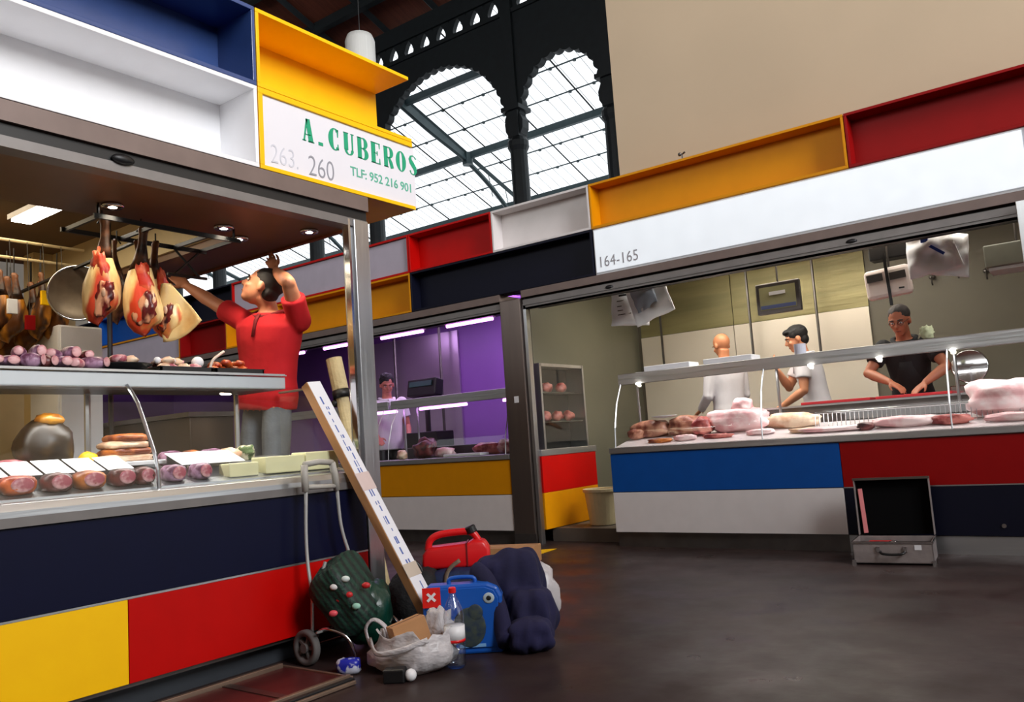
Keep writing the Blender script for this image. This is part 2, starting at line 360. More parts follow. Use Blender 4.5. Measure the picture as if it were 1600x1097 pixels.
# ================================================================== FASCIA CASSETTES
YF, XF = 6.2, -3.19
Z0, Z1, Z2 = 2.345, 2.76, 3.17
def cassette(label, col, u0, u1, z0, z1, side, depth=.15, frame=None, fl=.022, end_open=False, group=None, far_end=True, backname='back_panel'):
    """side 'far': faces -Y at Y=6.2 ; side 'left': faces +X at X=-3.19. u runs along the row."""
    if side == 'far': P = lambda u, d, z: (u, YF + d, z)
    else: P = lambda u, d, z: (XF - d, u, z)
    t = thing('fascia_cassette', label, 'fascia panel', P((u0 + u1) / 2, 0, z0), group=group)
    def bx(b, ua, ub, da, db, za, zb):
        p, q = P(ua, da, za), P(ub, db, zb); b.box(min(p[0], q[0]), max(p[0], q[0]), min(p[1], q[1]), max(p[1], q[1]), za, zb)
    b = MB(); g = .003
    bx(b, u0 + g, u1 - g, 0, depth, z1 - fl, z1 - .001); bx(b, u0 + g, u1 - g, 0, depth, z0 + .001, z0 + fl)
    bx(b, u0 + g, u0 + fl, 0, depth, z0 + fl, z1 - fl)
    if not end_open: bx(b, u1 - fl, u1 - g, 0, depth, z0 + fl, z1 - fl)
    b.build('frame', frame or col, t, bevel=.002)
    b = MB(); bx(b, u0 + g, u1 - g, depth, depth + .03, z0 + .001, z1 - .001); b.build(backname, col, t)
    return t
def flatsign(label, col, u0, u1, z0, z1, rec=.03, frame='red'):
    t = thing('fascia_cassette', label, 'fascia panel', ((u0 + u1) / 2, YF, z0)); b = MB()
    b.box(u0 + .003, u1 - .003, YF, YF + .2, z1 - .022, z1 - .001); b.box(u0 + .003, u1 - .003, YF, YF + .2, z0 + .001, z0 + .022)
    b.box(u0 + .003, u0 + .02, YF, YF + .2, z0 + .022, z1 - .022); b.box(u1 - .02, u1 - .003, YF, YF + .2, z0 + .022, z1 - .022); b.build('frame', frame, t)
    b = MB(); b.box(u0 + .022, u1 - .022, YF + rec, YF + rec + .02, z0 + .024, z1 - .024); b.build('face_panel', col, t); return t
# far row, upper tier
cassette('long red box panel on top of the fascia, right of the amber one', 'darkred', -1.357, .83, Z1, Z2, 'far')
cassette('long amber box panel on top of the lit white sign', 'orange', -3.543, -1.357, Z1, Z2, 'far')
cassette('short off-white box panel between the red and amber ones', 'offwhite', -4.645, -3.543, Z1, Z2, 'far')
cassette('short red box panel above the navy one, beside the off-white one', 'red', -5.745, -4.645, Z1, Z2, 'far')
flatsign('lilac-grey flat panel in a red frame, upper tier behind the steel post', 'grey', -8.8, -5.745, Z1, Z2)
cassette('dark navy box panel, upper tier, seen above the red-shirted person\'s arm', 'blackblue', -9.93, -8.8, Z1, Z2, 'far')
cassette('bright blue box panel, upper tier, seen below the hanging hams', 'blue', -12.1, -9.93, Z1, Z2, 'far')
cassette('farthest navy box panel of the upper tier', 'navy', -14.3, -12.1, Z1, Z2, 'far')
# far row, lower tier
cassette('long dark navy box panel over the stall doorway', 'blackblue', -5.745, -3.543, Z0, Z1, 'far', .13)
cassette('amber box panel over the violet-lit stall', 'orange', -7.93, -5.745, Z0, Z1, 'far')
cassette('dark red box panel, lower tier, left of the red-shirted person', 'darkred', -9.98, -8.95, Z0, Z1, 'far')
cassette('amber box panel, lower tier, mostly hidden behind the red-shirted person', 'orange', -8.95, -7.93, Z0, Z1, 'far')
flatsign('grey flat panel, lower tier under the bright blue one', 'grey', -12.1, -9.98, Z0, Z1, frame='orange')
cassette('blue box panel at the end of the lower tier, just in frame', 'blue', -.255, 1.9, Z0, Z1, 'far')
# lit sign 164-165
t = thing('lightbox_sign', 'long lit white sign reading 164-165', 'sign', (-1.9, YF, Z0))
b = MB(); b.box(-3.54, -.26, YF + .02, YF + .22, Z0, Z1); b.build('housing', 'white_plastic', t, bevel=.004)
b = MB(); b.box(-3.52, -.28, YF + .002, YF + .02, Z0 + .02, Z1 - .02); b.build('lit_face', 'lightbox', t)
text('number_lettering', '164-165', mat('pale_grey_vinyl', (160, 158, 162), .6), t, (-3.5, YF, Z0 + .06), (1, 0, 0), (0, 0, 1), .135, sx=.85, ext=.001, spacing=1.05)
# left stall
cassette('navy blue box panel at the top edge, above the white one', 'navygloss', .25, 2.43, Z1, Z2, 'left', .28)
cassette('long white box panel with a deep recess over the near stall', 'white', .25, 2.43, Z0, Z1, 'left', .28)
cassette('yellow box panel with an open end above the lettered sign', 'yellow', 2.43, 3.53, Z1, Z2, 'left', .28, end_open=True)
t = thing('stall_sign', 'white sign in a yellow frame with green lettering A.CUBEROS', 'sign', (XF, 3, Z0))
b = MB(); b.box(XF - .4, XF, 2.433, 3.53, Z1 - .03, Z1 - .001); b.box(XF - .42, XF, 2.433, 3.53, Z0, Z0 + .022); b.box(XF - .4, XF, 2.433, 2.46, Z0 + .022, Z1 - .03)
b.build('frame', 'yellow', t, bevel=.002)
b = MB(); b.box(XF - .05, XF - .012, 2.46, 3.55, Z0 + .022, Z1 - .03); b.build('sign_face', mat('sign_white', (232, 230, 236), .4, var=.01), t)
# lettering strokes in a condensed high-contrast face : (points, widths) in a unit box
def ring(cx, rx, a0, a1, n=20, thick=.30, thin=.05, y0=0, y1=1):
    pts, ws = [], []
    for i in range(n + 1):
        a = math.radians(a0 + (a1 - a0) * i / n); pts.append((cx + rx * math.cos(a), (y0 + y1) / 2 + (y1 - y0) / 2 * .97 * math.sin(a))); ws.append(thin + (thick - thin) * abs(math.cos(a)) ** 1.5)
    return pts, ws
V = lambda x, y0=0, y1=1, w_=.3: ([(x, y0), (x, y1)], [w_, w_])
Hh = lambda y, x0, x1, w_=.05: ([(x0, y), (x1, y)], [w_, w_])
LET = {
 'A': [([(.72, 0), (.5, 1)], [.34, .3]), ([(.2, 0), (.44, 1)], [.1, .1]), Hh(.3, .25, .7), Hh(.02, .08, .34, .06), Hh(.02, .5, .95, .06)],
 '.': [([(.3, 0), (.3, .14)], [.34, .34])],
 'C': [ring(.5, .32, 50, 310, thick=.36), ([(.74, .62), (.74, .97)], [.06, .12]), ([(.74, .04), (.74, .3)], [.12, .05])],
 'U': [V(.26, .2, 1, .32), V(.78, .2, 1, .1), ring(.5, .27, 180, 360, thick=.2, y0=0, y1=.44), Hh(.98, .06, .46), Hh(.98, .66, .92)],
 'B': [V(.24, 0, 1, .32), ring(.5, .28, -90, 90, thick=.3, y0=.5, y1=1), ring(.5, .32, -90, 90, thick=.32, y0=0, y1=.5), Hh(.98, .05, .5), Hh(.02, .05, .5), Hh(.5, .3, .55)],
 'E': [V(.28, 0, 1, .34), Hh(.98, .08, .85), Hh(.02, .08, .85), Hh(.5, .3, .62), ([(.83, .74), (.83, 1)], [.04, .1]), ([(.83, 0), (.83, .28)], [.1, .04]), ([(.62, .4), (.62, .6)], [.06, .06])],
 'R': [V(.24, 0, 1, .32), ring(.5, .28, -90, 90, thick=.3, y0=.48, y1=1), ([(.52, .5), (.7, .25), (.8, 0)], [.16, .28, .28]), Hh(.98, .05, .5), Hh(.02, .05, .46), Hh(.49, .3, .5)],
 'O': [ring(.5, .3, 0, 360, 30, thick=.34)],
 'S': [(smoothpts([(.8, .84), (.66, .96, ), (.4, .96), (.24, .8), (.36, .62), (.62, .42), (.76, .22), (.6, .04), (.34, .04), (.2, .2)], 4) if False else
        [(.8, .82), (.7, .94), (.5, .98), (.32, .92), (.25, .78), (.34, .64), (.5, .52), (.67, .38), (.74, .22), (.66, .08), (.5, .02), (.3, .06), (.2, .2)], [.1, .06, .05, .14, .26, .34, .36, .34, .26, .14, .05, .06, .1])],
}
def letters(b, s, u, z, w_, h, adv, P, squeeze=1.0):
    for ch in s:
        for pts, ws in LET.get(ch, []):
            n = len(pts); L_, R_ = [], []
            for i, (x, y) in enumerate(pts):
                a = pts[max(0, i - 1)]; c = pts[min(n - 1, i + 1)]; dx, dy = (c[0] - a[0]) * w_, (c[1] - a[1]) * h; q = math.hypot(dx, dy) or 1
                hw = ws[i] * w_ / 2; ox, oy = -dy / q * hw, dx / q * hw
                L_.append((u + x * w_ + ox, z + y * h + oy)); R_.append((u + x * w_ - ox, z + y * h - oy))
            for i in range(n - 1):
                b.prism([P(*L_[i]), P(*L_[i + 1]), P(*R_[i + 1]), P(*R_[i])], P.ext)
        u += adv if ch != '.' else adv * .8
class PL:
    ext = (.003, 0, 0)
    def __call__(s, u, z): return (XF - .012, u, z)
green = mat('green_vinyl', (18, 160, 116), .5, var=.02); u_ = 2.70
for ch in 'A.CUBEROS': b = MB(); letters(b, ch, u_, 2.562, .088, .122, 0, PL()); b.build('letter', green, t); u_ += .1015 * (.8 if ch == '.' else 1)
greyv = mat('grey_vinyl', (150, 150, 158), .6); pale = mat('faded_grey_vinyl', (205, 205, 214), .6)
text('number_lettering', '260', greyv, t, (XF - .011, 2.735, 2.385), (0, 1, 0), (0, 0, 1), .155, sx=.78, ext=.001, bold=-.002)
text('faded_number_lettering', '263.', pale, t, (XF - .011, 2.50, 2.395), (0, 1, 0), (0, 0, 1), .14, sx=.75, ext=.001, bold=-.002)
text('telephone_lettering', 'TLF: 952 216 901', mat('pale_green_vinyl', (90, 178, 150), .5), t, (XF - .011, 3.03, 2.45), (0, 1, 0), (0, 0, 1), .072, sx=.96, bold=.0008, ext=.001, spacing=1.0)

# ================================================================== FAR ROW: counters, rails, pier
def counter(label, x0, x1, panels, plinth_mat, toe, top=.83):
    t = thing('market_counter', label, 'counter', ((x0 + x1) / 2, YF, 0))
    for (xa, xb, za, zb, col) in panels:
        MB().box(xa + .002, xb - .002, YF, YF + .02, za + .003, zb - .003).build('front_panel', col, t, bevel=.002)
    MB().box(x0, x1, YF + .02, YF + .48, .1, .78).build('body', 'darksteel', t)
    MB().box(x0, x1, YF + toe, YF + .1, 0, .115).build('plinth', plinth_mat, t)
    b = MB(); b.box(x0, x1, YF - .012, YF + .5, .782, top); b.build('worktop', 'steelh', t, bevel=.004)
    return t
t_butcher = counter('butcher counter with blue, white, red and navy front panels', -3.535, 1.7,
    [(-3.535, -1.64, .455, .78, 'blue'), (-3.535, -1.64, .12, .455, 'offwhite'), (-1.64, 1.7, .455, .78, 'darkred'), (-1.64, 1.7, .12, .455, 'blackblue')], 'darksteel', .035)
MB().box(-1.64, 1.7, YF + .01, YF + .03, 0, .117).build('kick_strip', 'steelh', t_butcher); MB().box(-1.64, 1.7, YF - .002, YF, .451, .459).build('joint_strip', 'steelh', t_butcher)
t_violet = counter('counter of the violet-lit stall with amber over white panels', -6.33, -4.605,
    [(-6.33, -4.605, .455, .78, 'orange'), (-6.33, -4.605, .12, .455, 'offwhite')], 'darksteel', .04)
counter('farther counter of the violet-lit stall seen past the steel post', -8.6, -6.335, [(-8.6, -6.335, .455, .78, 'orange'), (-8.6, -6.335, .12, .455, 'darkred')], 'darksteel', .04)
counter('farthest counter of the far row, behind the near stall', -12.5, -8.61, [(-12.5, -8.61, .455, .78, 'blackblue'), (-12.5, -8.61, .12, .455, 'grey')], 'darksteel', .04)
t = thing('steel_pier', 'broad stainless steel pier between violet stall and doorway', 'pillar', (-4.46, YF, 0))
MB().box(-4.6, -4.365, YF - .01, YF + .06, 0, 2.272).build('cladding', mat('steel_dark_reflection', (122, 110, 104), .34, .85, var=.2, scale=5, stretch=(1, 1, .06)), t, bevel=.006)  # reflection of dark surroundings put into the pier's steel colour
MB().box(-4.60, -4.355, YF - .013, YF - .009, .0, .1).build('foot_plate', 'darksteel', t)
MB().box(-4.5, -4.45, YF - .013, YF - .0105, 1.30, 1.36).build('paper_sticker', 'white_plastic', t)
MB().box(-4.355, -4.32, YF + .02, YF + .08, 0.0, 2.2).build('door_track', 'steel', t, bevel=.002)
# rails under the fascia
for x0, x1, l in ((-4.35, 1.8, 'long steel shutter rail above the butcher counter'), (-14, -4.605, 'long dark shutter rail above the violet-lit stall')):
    t = thing('shutter_rail', l, 'rail', ((x0 + x1) / 2, YF, 2.16))
    MB().box(x0, x1, YF - .0, YF + .34, 2.275, Z0 - .003).build('soffit_box', 'browntrim', t)
    MB().box(x0, x1, YF + .05, YF + .32, 2.2, 2.272).build('shutter_slot', 'black', t)
    b = MB(); b.box(x0, x1, YF + .02, YF + .05, 2.165, 2.255); b.box(x0, x1, YF + .02, YF + .075, 2.165, 2.18); b.box(x0, x1, YF + .012, YF + .02, 2.20, 2.212); b.build('guide_track', 'satin', t)
for x in (-3.42, -1.40, .4):
    t = thing('rail_stop', {-3.42: 'small black stop on the rail above the first hanging bags', -1.40: 'small black stop on the rail left of the white scale', .4: 'black rail stop beyond the frame edge'}[x], 'rail stop', (x, YF, 2.2))
    b = MB(); b.ell((x, YF + .02, 2.222), (.04, .02, .018)); b.build('rubber_stop', 'black', t, smooth=True)
t = thing('door_post', 'bright steel jamb at the right edge of the butcher opening', 'post', (-.33, YF + .06, 0)); MB().box(-.365, -.27, YF - .04, YF - .014, .78, 2.27).build('profile', 'steel', t, bevel=.003)
t = thing('lamp_bracket', 'tiny metal bracket on top of the long amber box', 'bracket', (-2.65, YF + .05, Z2))
b = MB(); b.tube([(-2.65, YF + .05, Z2 - .001), (-2.65, YF + .05, Z2 + .05), (-2.62, YF + .04, Z2 + .06)], .008, 6); b.ell((-2.67, YF + .05, Z2 + .055), .016); b.build('stem', 'darksteel', t)

# ---- rooms behind the far row
polish = mat('steel_ceiling_reflection', (136, 128, 90), .40, .5, var=.3, scale=1.6, bump=.5, bscale=2.0, stretch=(.3, 1, 3.2))  # olive tone stands in for the ceiling mirrored in the steel
creamy = mat('cream_wall_panel', (222, 212, 188), .45, .0, var=.04, scale=2)
greywall = mat('grey_wall_panel', (104, 99, 86), .5, .2, var=.08, scale=2)
greenish = mat('greenish_grey_panel', (112, 110, 94), .45, .2, var=.06, scale=2)
tile = mat('stall_floor_vinyl', (96, 88, 80), .5, var=.1)
b = MB(); b.box(-4.35, 1.9, YF + .25, 8.9, 0.0, .12); struct(b.build('floor', tile))
b = MB(); b.box(-14, -4.62, YF + .25, 8.9, 0.0, .12); struct(b.build('floor', tile))
b = MB(); b.box(-4.5, 1.9, 8.8, 8.9, 0, 2.72); struct(b.build('wall_back', greywall))
b = MB(); b.box(-4.5, 1.9, YF + .35, 8.9, 2.7, 2.76); struct(b.build('ceiling', creamy))
b = MB(); b.box(-4.6, -4.5, YF + .35, 8.9, .0, 2.76); struct(b.build('wall_left', greenish))
b = MB(); b.box(1.8, 1.9, YF + .35, 8.9, 0, 2.72); struct(b.build('wall_right', greywall))
t = thing('wall_cladding', 'rippled stainless cladding on the back wall of the butcher stall', 'wall cladding', (-3, 8.78, 0))
for x0, x1 in ((-4.45, -3.3), (-3.3, -1.88)):
    MB().box(x0 + .004, x1 - .004, 8.775, 8.798, 2.06, 2.69).build('upper_sheet', polish, t)
    MB().box(x0 + .004, x1 - .004, 8.765, 8.798, .9, 2.055).build('lower_sheet', mat('satin_cream_steel', (226, 216, 200), .35, .35, var=.04, scale=2, bump=.2, bscale=2, stretch=(.4, 1, 1)), t)
for x in (-4.1, -3.05, -2.35):
    t2 = thing('hanging_rod', {-4.1: 'steel rod on the butcher back wall near the hanging bags', -3.05: 'steel rod on the back wall above the bald man', -2.35: 'steel rod on the back wall left of the dark-haired man'}[x], 'rod', (x, 8.6, 1.6))
    MB().tube([(x, 8.6, 1.55), (x, 8.6, 2.7)], .014, 6).build('rod', 'darksteel', t2)
# violet stall
violet = mat('violet_wall_panel', (128, 84, 160), .45, .0, var=.04, scale=2)
violetm = mat('satin_steel_splashback', (200, 180, 206), .3, .8, var=.05, scale=2, bump=.3, bscale=2, stretch=(.4, 1, 1.4))
b = MB(); b.box(-14, -4.62, 8.55, 8.65, 0, 2.72); struct(b.build('wall_back', violet))
b = MB(); b.box(-14, -4.62, YF + .35, 8.65, 2.62, 2.68); struct(b.build('ceiling', violet))
b = MB(); b.box(-14.1, -14, YF, 8.65, .0, 2.7); struct(b.build('wall_left', violet))
t = thing('wall_cladding', 'shiny steel splashback on the back wall of the violet-lit stall', 'wall cladding', (-7.8, 8.53, 0)); MB().box(-8.9, -7.08, 8.52, 8.548, .8, 2.5).build('steel_sheet', violetm, t)
for x in (-8.15, -7.3):
    t2 = thing('hanging_rod', 'steel rod behind the clerk in white' if x < -8 else 'steel rod right of the cash scale in the violet stall', 'rod', (x, 8.4, 1.3)); MB().tube([(x, 8.4, 1.1), (x, 8.4, 2.6)], .02, 6).build('rod', 'darksteel', t2)
for x0, x1, l in ((-5.38, -4.79, 'violet tube lamp next to the steel pier'), (-6.32, -5.71, 'violet tube lamp in the middle of the stall front'), (-7.25, -6.6, 'violet tube lamp left of the steel post'), (-8.3, -7.6, 'violet tube lamp hidden behind the red-shirted person')):
    t = thing('tube_lamp', l, 'lamp', ((x0 + x1) / 2, YF + .1, 2.16))
    MB().tube([(x0, YF + .12, 2.15), (x1, YF + .12, 2.15)], .016, 8).build('tube', 'pinklamp', t, smooth=True); MB().box(x0 - .02, x1 + .02, YF + .1, YF + .15, 2.165, 2.195).build('housing', 'white_plastic', t)
area('violet_light', (-6.8, 7.4, 2.58), (-6.8, 7.6, 0), 3.0, .5, 34, (.82, .56, 1.0))
area('violet_light', (-5.4, 7.6, 2.5), (-7.6, 8.5, 1.6), .6, .3, 14, (.86, .62, 1.0))
area('butcher_light', (-2.6, 7.35, 2.62), (-2.6, 7.6, 0), 2.4, .4, 42, (1.0, .92, .78))
area('case_strip_light', (-1.9, YF + .26, 1.36), (-1.9, YF + .3, .8), 3.1, .04, 11, (1, .96, .94))
area('added_front_fill', (-1.9, YF + .7, 2.66), (-1.9, 7.0, 1.8), 3.2, .2, 18, (1.0, .96, .9))  # added fill with no fixture, brightens the bags hanging at the front
area('butcher_light', (-.4, 7.3, 2.6), (-.4, 7.6, 0), 1.6, .3, 5, (1.0, .9, .75))
for x, l in ((-3.4, 'ceiling tube fixture over the bald man'), (-1.9, 'ceiling tube fixture over the dark-haired man')):
    t = thing('tube_lamp', l, 'lamp', (x, 7.2, 2.66)); MB().box(x - .5, x + .5, 7.15, 7.25, 2.66, 2.7).build('housing', 'white_plastic', t); MB().tube([(x - .48, 7.2, 2.645), (x + .48, 7.2, 2.645)], .016, 8).build('tube', 'lamp', t)

# ---- glazed display cases on the far counters
def display(label, x0, x1, posts, lights=(), depth=.62, zt=1.42):
    t = thing('display_case', label, 'display case', ((x0 + x1) / 2, YF + .1, .83))
    b = MB(); p = [(YF + .015, .832), (YF + .03, 1.0), (YF + .09, 1.2), (YF + .2, zt - .03)]
    b.add([(x, y, z) for y, z in p for x in (x0, x1)], [(2 * i, 2 * i + 1, 2 * i + 3, 2 * i + 2) for i in range(3)]); b.build('front_glass', 'glass', t, smooth=True)
    MB().box(x0, x1, YF + .18, YF + .5, zt - .008, zt + .004).build('top_glass', 'glass', t)
    b = MB(); b.box(x0, x1, YF + .185, YF + .215, zt - .05, zt + .045); b.build('front_rail', 'steelh', t, bevel=.004)
    MB().box(x0, x1, YF + .49, YF + .52, zt - .03, zt + .015).build('rear_rail', 'steelh', t, bevel=.004)
    for x in posts:
        b = MB(); b.tube([(x, YF + .5, .83), (x, YF + .5, zt)], .012, 6); b.build('post', 'steel', t)
        b = MB(); b.tube([(x, y - .004, z) for y, z in p], .006, 4); b.build('glass_joint', 'steel', t)
    for x in lights:
        b = MB(); b.lathe([(.012, .012), (.02, .008), (.02, 0), (.016, -.006)], (x, YF + .17, zt - .055), 12); h = b.build('spot_lamp', 'bulb', t, smooth=True)
        h['label'] = 'glowing round spot lamp'
    return t
display('long glass display case on the butcher counter', -3.5, 1.6, (-3.48, -2.2, -.9, .4), (-3.3, -1.83, -1.34, -.86, -.3))
display('glass display case on the counter of the violet-lit stall', -6.3, -4.62, (-6.2, -4.66), ())
display('glass display case seen past the steel post, violet stall', -8.6, -6.34, (-8.5, -6.4), ())
t = thing('side_display_cabinet', 'upright glazed cabinet on red and amber panels inside the doorway', 'cabinet', (-4.3, 6.8, .12))
MB().box(-4.5, -4.3, 6.28, 7.25, .125, .455).build('lower_panel', 'orange', t, bevel=.003); MB().box(-4.5, -4.3, 6.28, 7.25, .457, .79).build('upper_panel', 'red', t, bevel=.003)
MB().box(-4.5, -4.295, 6.28, 7.27, .792, .85).build('worktop', 'steelh', t, bevel=.003)
b = MB()
for y in (6.36, 7.12): b.box(-4.5, -4.3, y - .015, y + .015, .85, 1.66)
b.box(-4.5, -4.3, 6.36, 7.12, 1.63, 1.66); b.build('frame', 'steel', t)
MB().box(-4.31, -4.305, 6.375, 7.105, .86, 1.63).build('glass_door', 'glass', t)
MB().box(-4.5, -4.49, 6.36, 7.12, .85, 1.64).build('dark_lining', 'black', t)
for z in (1.1, 1.38): MB().box(-4.48, -4.33, 6.38, 7.1, z, z + .01).build('shelf', 'darksteel', t)
t = thing('waste_bin', 'cream plastic bin behind the end of the blue counter', 'bin', (-3.96, 6.72, .12))
b = MB(); b.lathe([(.001, 0), (.12, 0), (.155, .30), (.17, .30), (.17, .33), (.145, .33), (.11, .03), (.001, .03)], (-3.96, 6.72, .125), 24); b.build('body', mat('cream_plastic', (214, 204, 166), .5), t, smooth=False, bevel=.003)
# ================================================================== NEAR STALL
t = thing('market_counter', 'near counter with navy, yellow and red front panels', 'counter', (XF, 1.6, 0))
MB().box(XF - .02, XF, .2, 3.015, .447, .763).build('navy_panel', 'navy', t, bevel=.002)
MB().box(XF - .02, XF, .2, 1.735, .118, .437).build('yellow_panel', 'yellow', t, bevel=.002)
MB().box(XF - .02, XF, 1.738, 3.015, .118, .437).build('red_panel', 'red', t, bevel=.002)
MB().box(XF - .02, XF + .002, .2, 3.015, .438, .446).build('joint_strip', 'steelh', t)
MB().box(XF - .66, XF - .02, .2, 3.0, .1, .76).build('body', 'darksteel', t)
MB().box(XF - .6, XF - .1, .2, 2.98, 0, .1).build('plinth', mat('dark_kick_plate', (58, 62, 68), .5, .3), t)
b = MB(); b.prism([(XF - .66, .2, .765), (XF + .012, .2, .765), (XF + .012, .2, .822), (XF - .0, .2, .848), (XF - .03, .2, .853), (XF - .66, .2, .852)], (0, 2.82, 0)); b.build('steel_sill', 'steelh', t, bevel=.003)
MB().box(XF + .012, XF + .015, .2, 3.02, .765, .80).build('sill_dark_strip', 'satin', t)  # thin grey strip added to make the sill's lower face darker
t = thing('steel_post', 'tall square stainless post at the corner of the near stall', 'post', (XF - .06, 3.06, 0))
MB().box(XF - .1, XF - .002, 3.03, 3.135, 0, 2.2).build('profile', 'steel', t, bevel=.004)
b = MB(); b.box(XF - .05, XF - .012, 2.995, 3.01, .86, 2.2); b.box(XF - .05, XF - .03, 3.01, 3.03, .86, 2.2); b.build('guide_channel', 'chrome', t)
# soffit, shutter rail and ceiling of the near stall
t = thing('shutter_rail', 'dark shutter rail under the white fascia of the near stall', 'rail', (XF, 1.6, 2.17))
MB().box(XF - .12, XF, .2, 3.14, 2.26, Z0 - .003).build('soffit_box', 'browntrim', t)
MB().box(XF - .11, XF - .02, .2, 3.14, 2.21, 2.258).build('shutter_slot', 'black', t)
b = MB(); b.box(XF - .05, XF - .015, .2, 3.14, 2.165, 2.208); b.box(XF - .1, XF - .05, .2, 3.14, 2.165, 2.18); b.build('guide_track', 'satin', t)
t = thing('rail_stop', 'small black stop on the rail of the near stall', 'rail stop', (XF, 1.75, 2.2)); MB().ell((XF - .008, 1.75, 2.222), (.02, .05, .022)).build('rubber_stop', 'black', t, smooth=True)
soff = mat('brown_reflecting_ceiling_panel', (120, 88, 64), .4, .1, var=.05)
b = MB(); b.box(-3.95, XF - .12, .2, 3.12, 2.195, 2.235); b.box(-7.2, -3.95, 2.77, 3.12, 2.195, 2.235); struct(b.build('ceiling', soff))
b = MB(); b.box(-7.2, XF - .12, 3.12, 3.145, 2.185, 2.34); struct(b.build('trim_2', mat('rust_brown_beam', (120, 62, 30), .6)))
cream = mat('warm_cream_paint', (226, 206, 160), .6, var=.05)
b = MB(); b.box(-6.4, -3.95, .2, 2.77, 2.5, 2.54); struct(b.build('ceiling', mat('dim_brown_ceiling', (110, 84, 60), .6)))
b = MB(); b.box(-3.97, -3.95, .2, 2.77, 2.235, 2.5); b.box(-6.4, -3.97, 2.75, 2.77, 2.235, 2.5); struct(b.build('trim_3', cream))
b = MB(); b.box(-6.5, -6.4, .0, 3.1, 0, 2.19); struct(b.build('wall_left', cream))
b = MB(); b.box(-6.5, XF - .7, .1, .2, 0, 2.5); struct(b.build('wall_front', cream))
b = MB(); b.box(-6.4, XF - .64, .2, 3.1, 0.0, .2); struct(b.build('floor', tile))
t = thing('cream_column', 'square cream column at the back of the near stall', 'column', (-6.0, 2.75, .2)); MB().box(-6.15, -6.0, 2.62, 2.75, .2, 2.5).build('shaft', cream, t)
t = thing('white_refrigerator', 'white appliance behind the hams at the back of the near stall', 'refrigerator', (-5.4, 2.56, .2))
MB().box(-5.6, -5.22, 2.42, 2.70, .2, 1.86).build('cabinet', 'white_plastic', t, bevel=.01); MB().box(-5.22, -5.205, 2.43, 2.69, .3, 1.85).build('door', 'white_plastic', t, bevel=.005)
# lights
t = thing('ceiling_panel_lamp', 'bright rectangular ceiling lamp over the near stall', 'lamp', (-4.35, 1.98, 2.4))
MB().box(-4.86, -4.11, 1.985, 2.115, 2.37, 2.40).build('housing', 'darksteel', t); MB().box(-4.5, -4.46, 2.03, 2.07, 2.40, 2.50).build('bracket', 'darksteel', t); MB().box(-4.845, -4.125, 2.0, 2.1, 2.36, 2.372).build('diffuser', 'lamp', t)
for (x, y, l) in ((-3.72, 1.98, 'round downlight above the first hanging ham'), (-3.72, 2.585, 'round downlight nearest the ham rack end'), (-3.86, 2.78, 'round downlight between the other two, over the raised arms'), (-3.5, 2.98, 'round downlight nearest the steel post')):
    t = thing('downlight', l, 'lamp', (x, y, 2.18)); b = MB(); b.lathe([(.05, .016), (.052, .006), (.045, 0), (.034, .002)], (x, y, 2.178), 20); b.build('bezel', 'chrome', t, smooth=True)
    b = MB(); b.lathe([(.034, .004), (.02, .0), (.001, -.002)], (x, y, 2.18), 16); b.build('bulb', 'bulb', t)
    d = bpy.data.lights.new('downlight_beam', 'SPOT'); d.energy = 14; d.color = (1, .86, .66); d.spot_size = 1.9; d.spot_blend = .6; d.shadow_soft_size = .04
    o = bpy.data.objects.new('downlight_beam', d); COL.objects.link(o); o.location = (x, y, 2.165)
area('stall_light', (-5.1, 1.6, 2.45), (-5.1, 1.6, 0), .8, 1.4, 16, (1, .82, .56))
d = area('case_strip_light', (-3.52, 1.55, 1.285), (-3.46, 1.55, .8), .04, 2.7, 12, (1, .97, .92)); 
# ---- glass display case of the near stall
Y0c, Y1c = .2, 2.97
prof = [(-3.238, .853), (-3.245, .93), (-3.268, 1.0), (-3.296, 1.051), (-3.345, 1.14), (-3.391, 1.222), (-3.44, 1.275), (-3.478, 1.308)]
t = thing('display_case', 'curved glass display case of the near stall full of meats', 'display case', (-3.5, 1.6, .85))
b = MB(); b.add([(x, y, z) for x, z in prof for y in (Y0c, Y1c)], [(2 * i, 2 * i + 1, 2 * i + 3, 2 * i + 2) for i in range(len(prof) - 1)]); b.build('curved_front_glass', 'glass', t, smooth=True)
b = MB(); b.add([(x, Y1c, z) for x, z in prof] + [(-3.8, Y1c, 1.308), (-3.8, Y1c, .853)], [tuple(range(len(prof) + 2))]); b.build('end_glass', 'glass', t)
for y in (1.902,): MB().tube([(x + .003, y, z) for x, z in prof], .008, 6).build('glass_joint', 'steel', t)
MB().tube([(x + .002, Y1c, z) for x, z in prof] , .006, 6).build('end_glass_edge', 'steel', t)
MB().tube([(-3.478, Y1c, 1.31), (-3.8, Y1c, 1.31)], .007, 6).build('end_glass_rim', 'steel', t)
b = MB(); b.box(-3.505, -3.478, Y0c, 2.76, 1.30, 1.362); b.build('shelf_front', mat('satin_aluminium', (200, 208, 214), .35, .7, var=.03), t, bevel=.004)
b = MB(); b.box(-3.86, -3.478, Y0c, 2.76, 1.368, 1.378); b.box(-3.478, -3.466, Y0c, 2.76, 1.366, 1.372); b.build('top_shelf', 'steelh', t)
MB().box(-3.86, -3.505, Y0c, 2.76, 1.30, 1.306).build('shelf_underside', 'darksteel', t)
for y in (.3, 1.9, 2.7): MB().tube([(-3.82, y, .853), (-3.82, y, 1.30)], .014, 6).build('support_post', 'steel', t)
b = MB(); b.prism([(-3.84, Y0c, .853), (-3.26, Y0c, .853), (-3.26, Y0c, .862), (-3.5, Y0c, .93), (-3.84, Y0c, .965)], (0, 2.75, 0)); b.build('inner_deck', 'steelh', t)
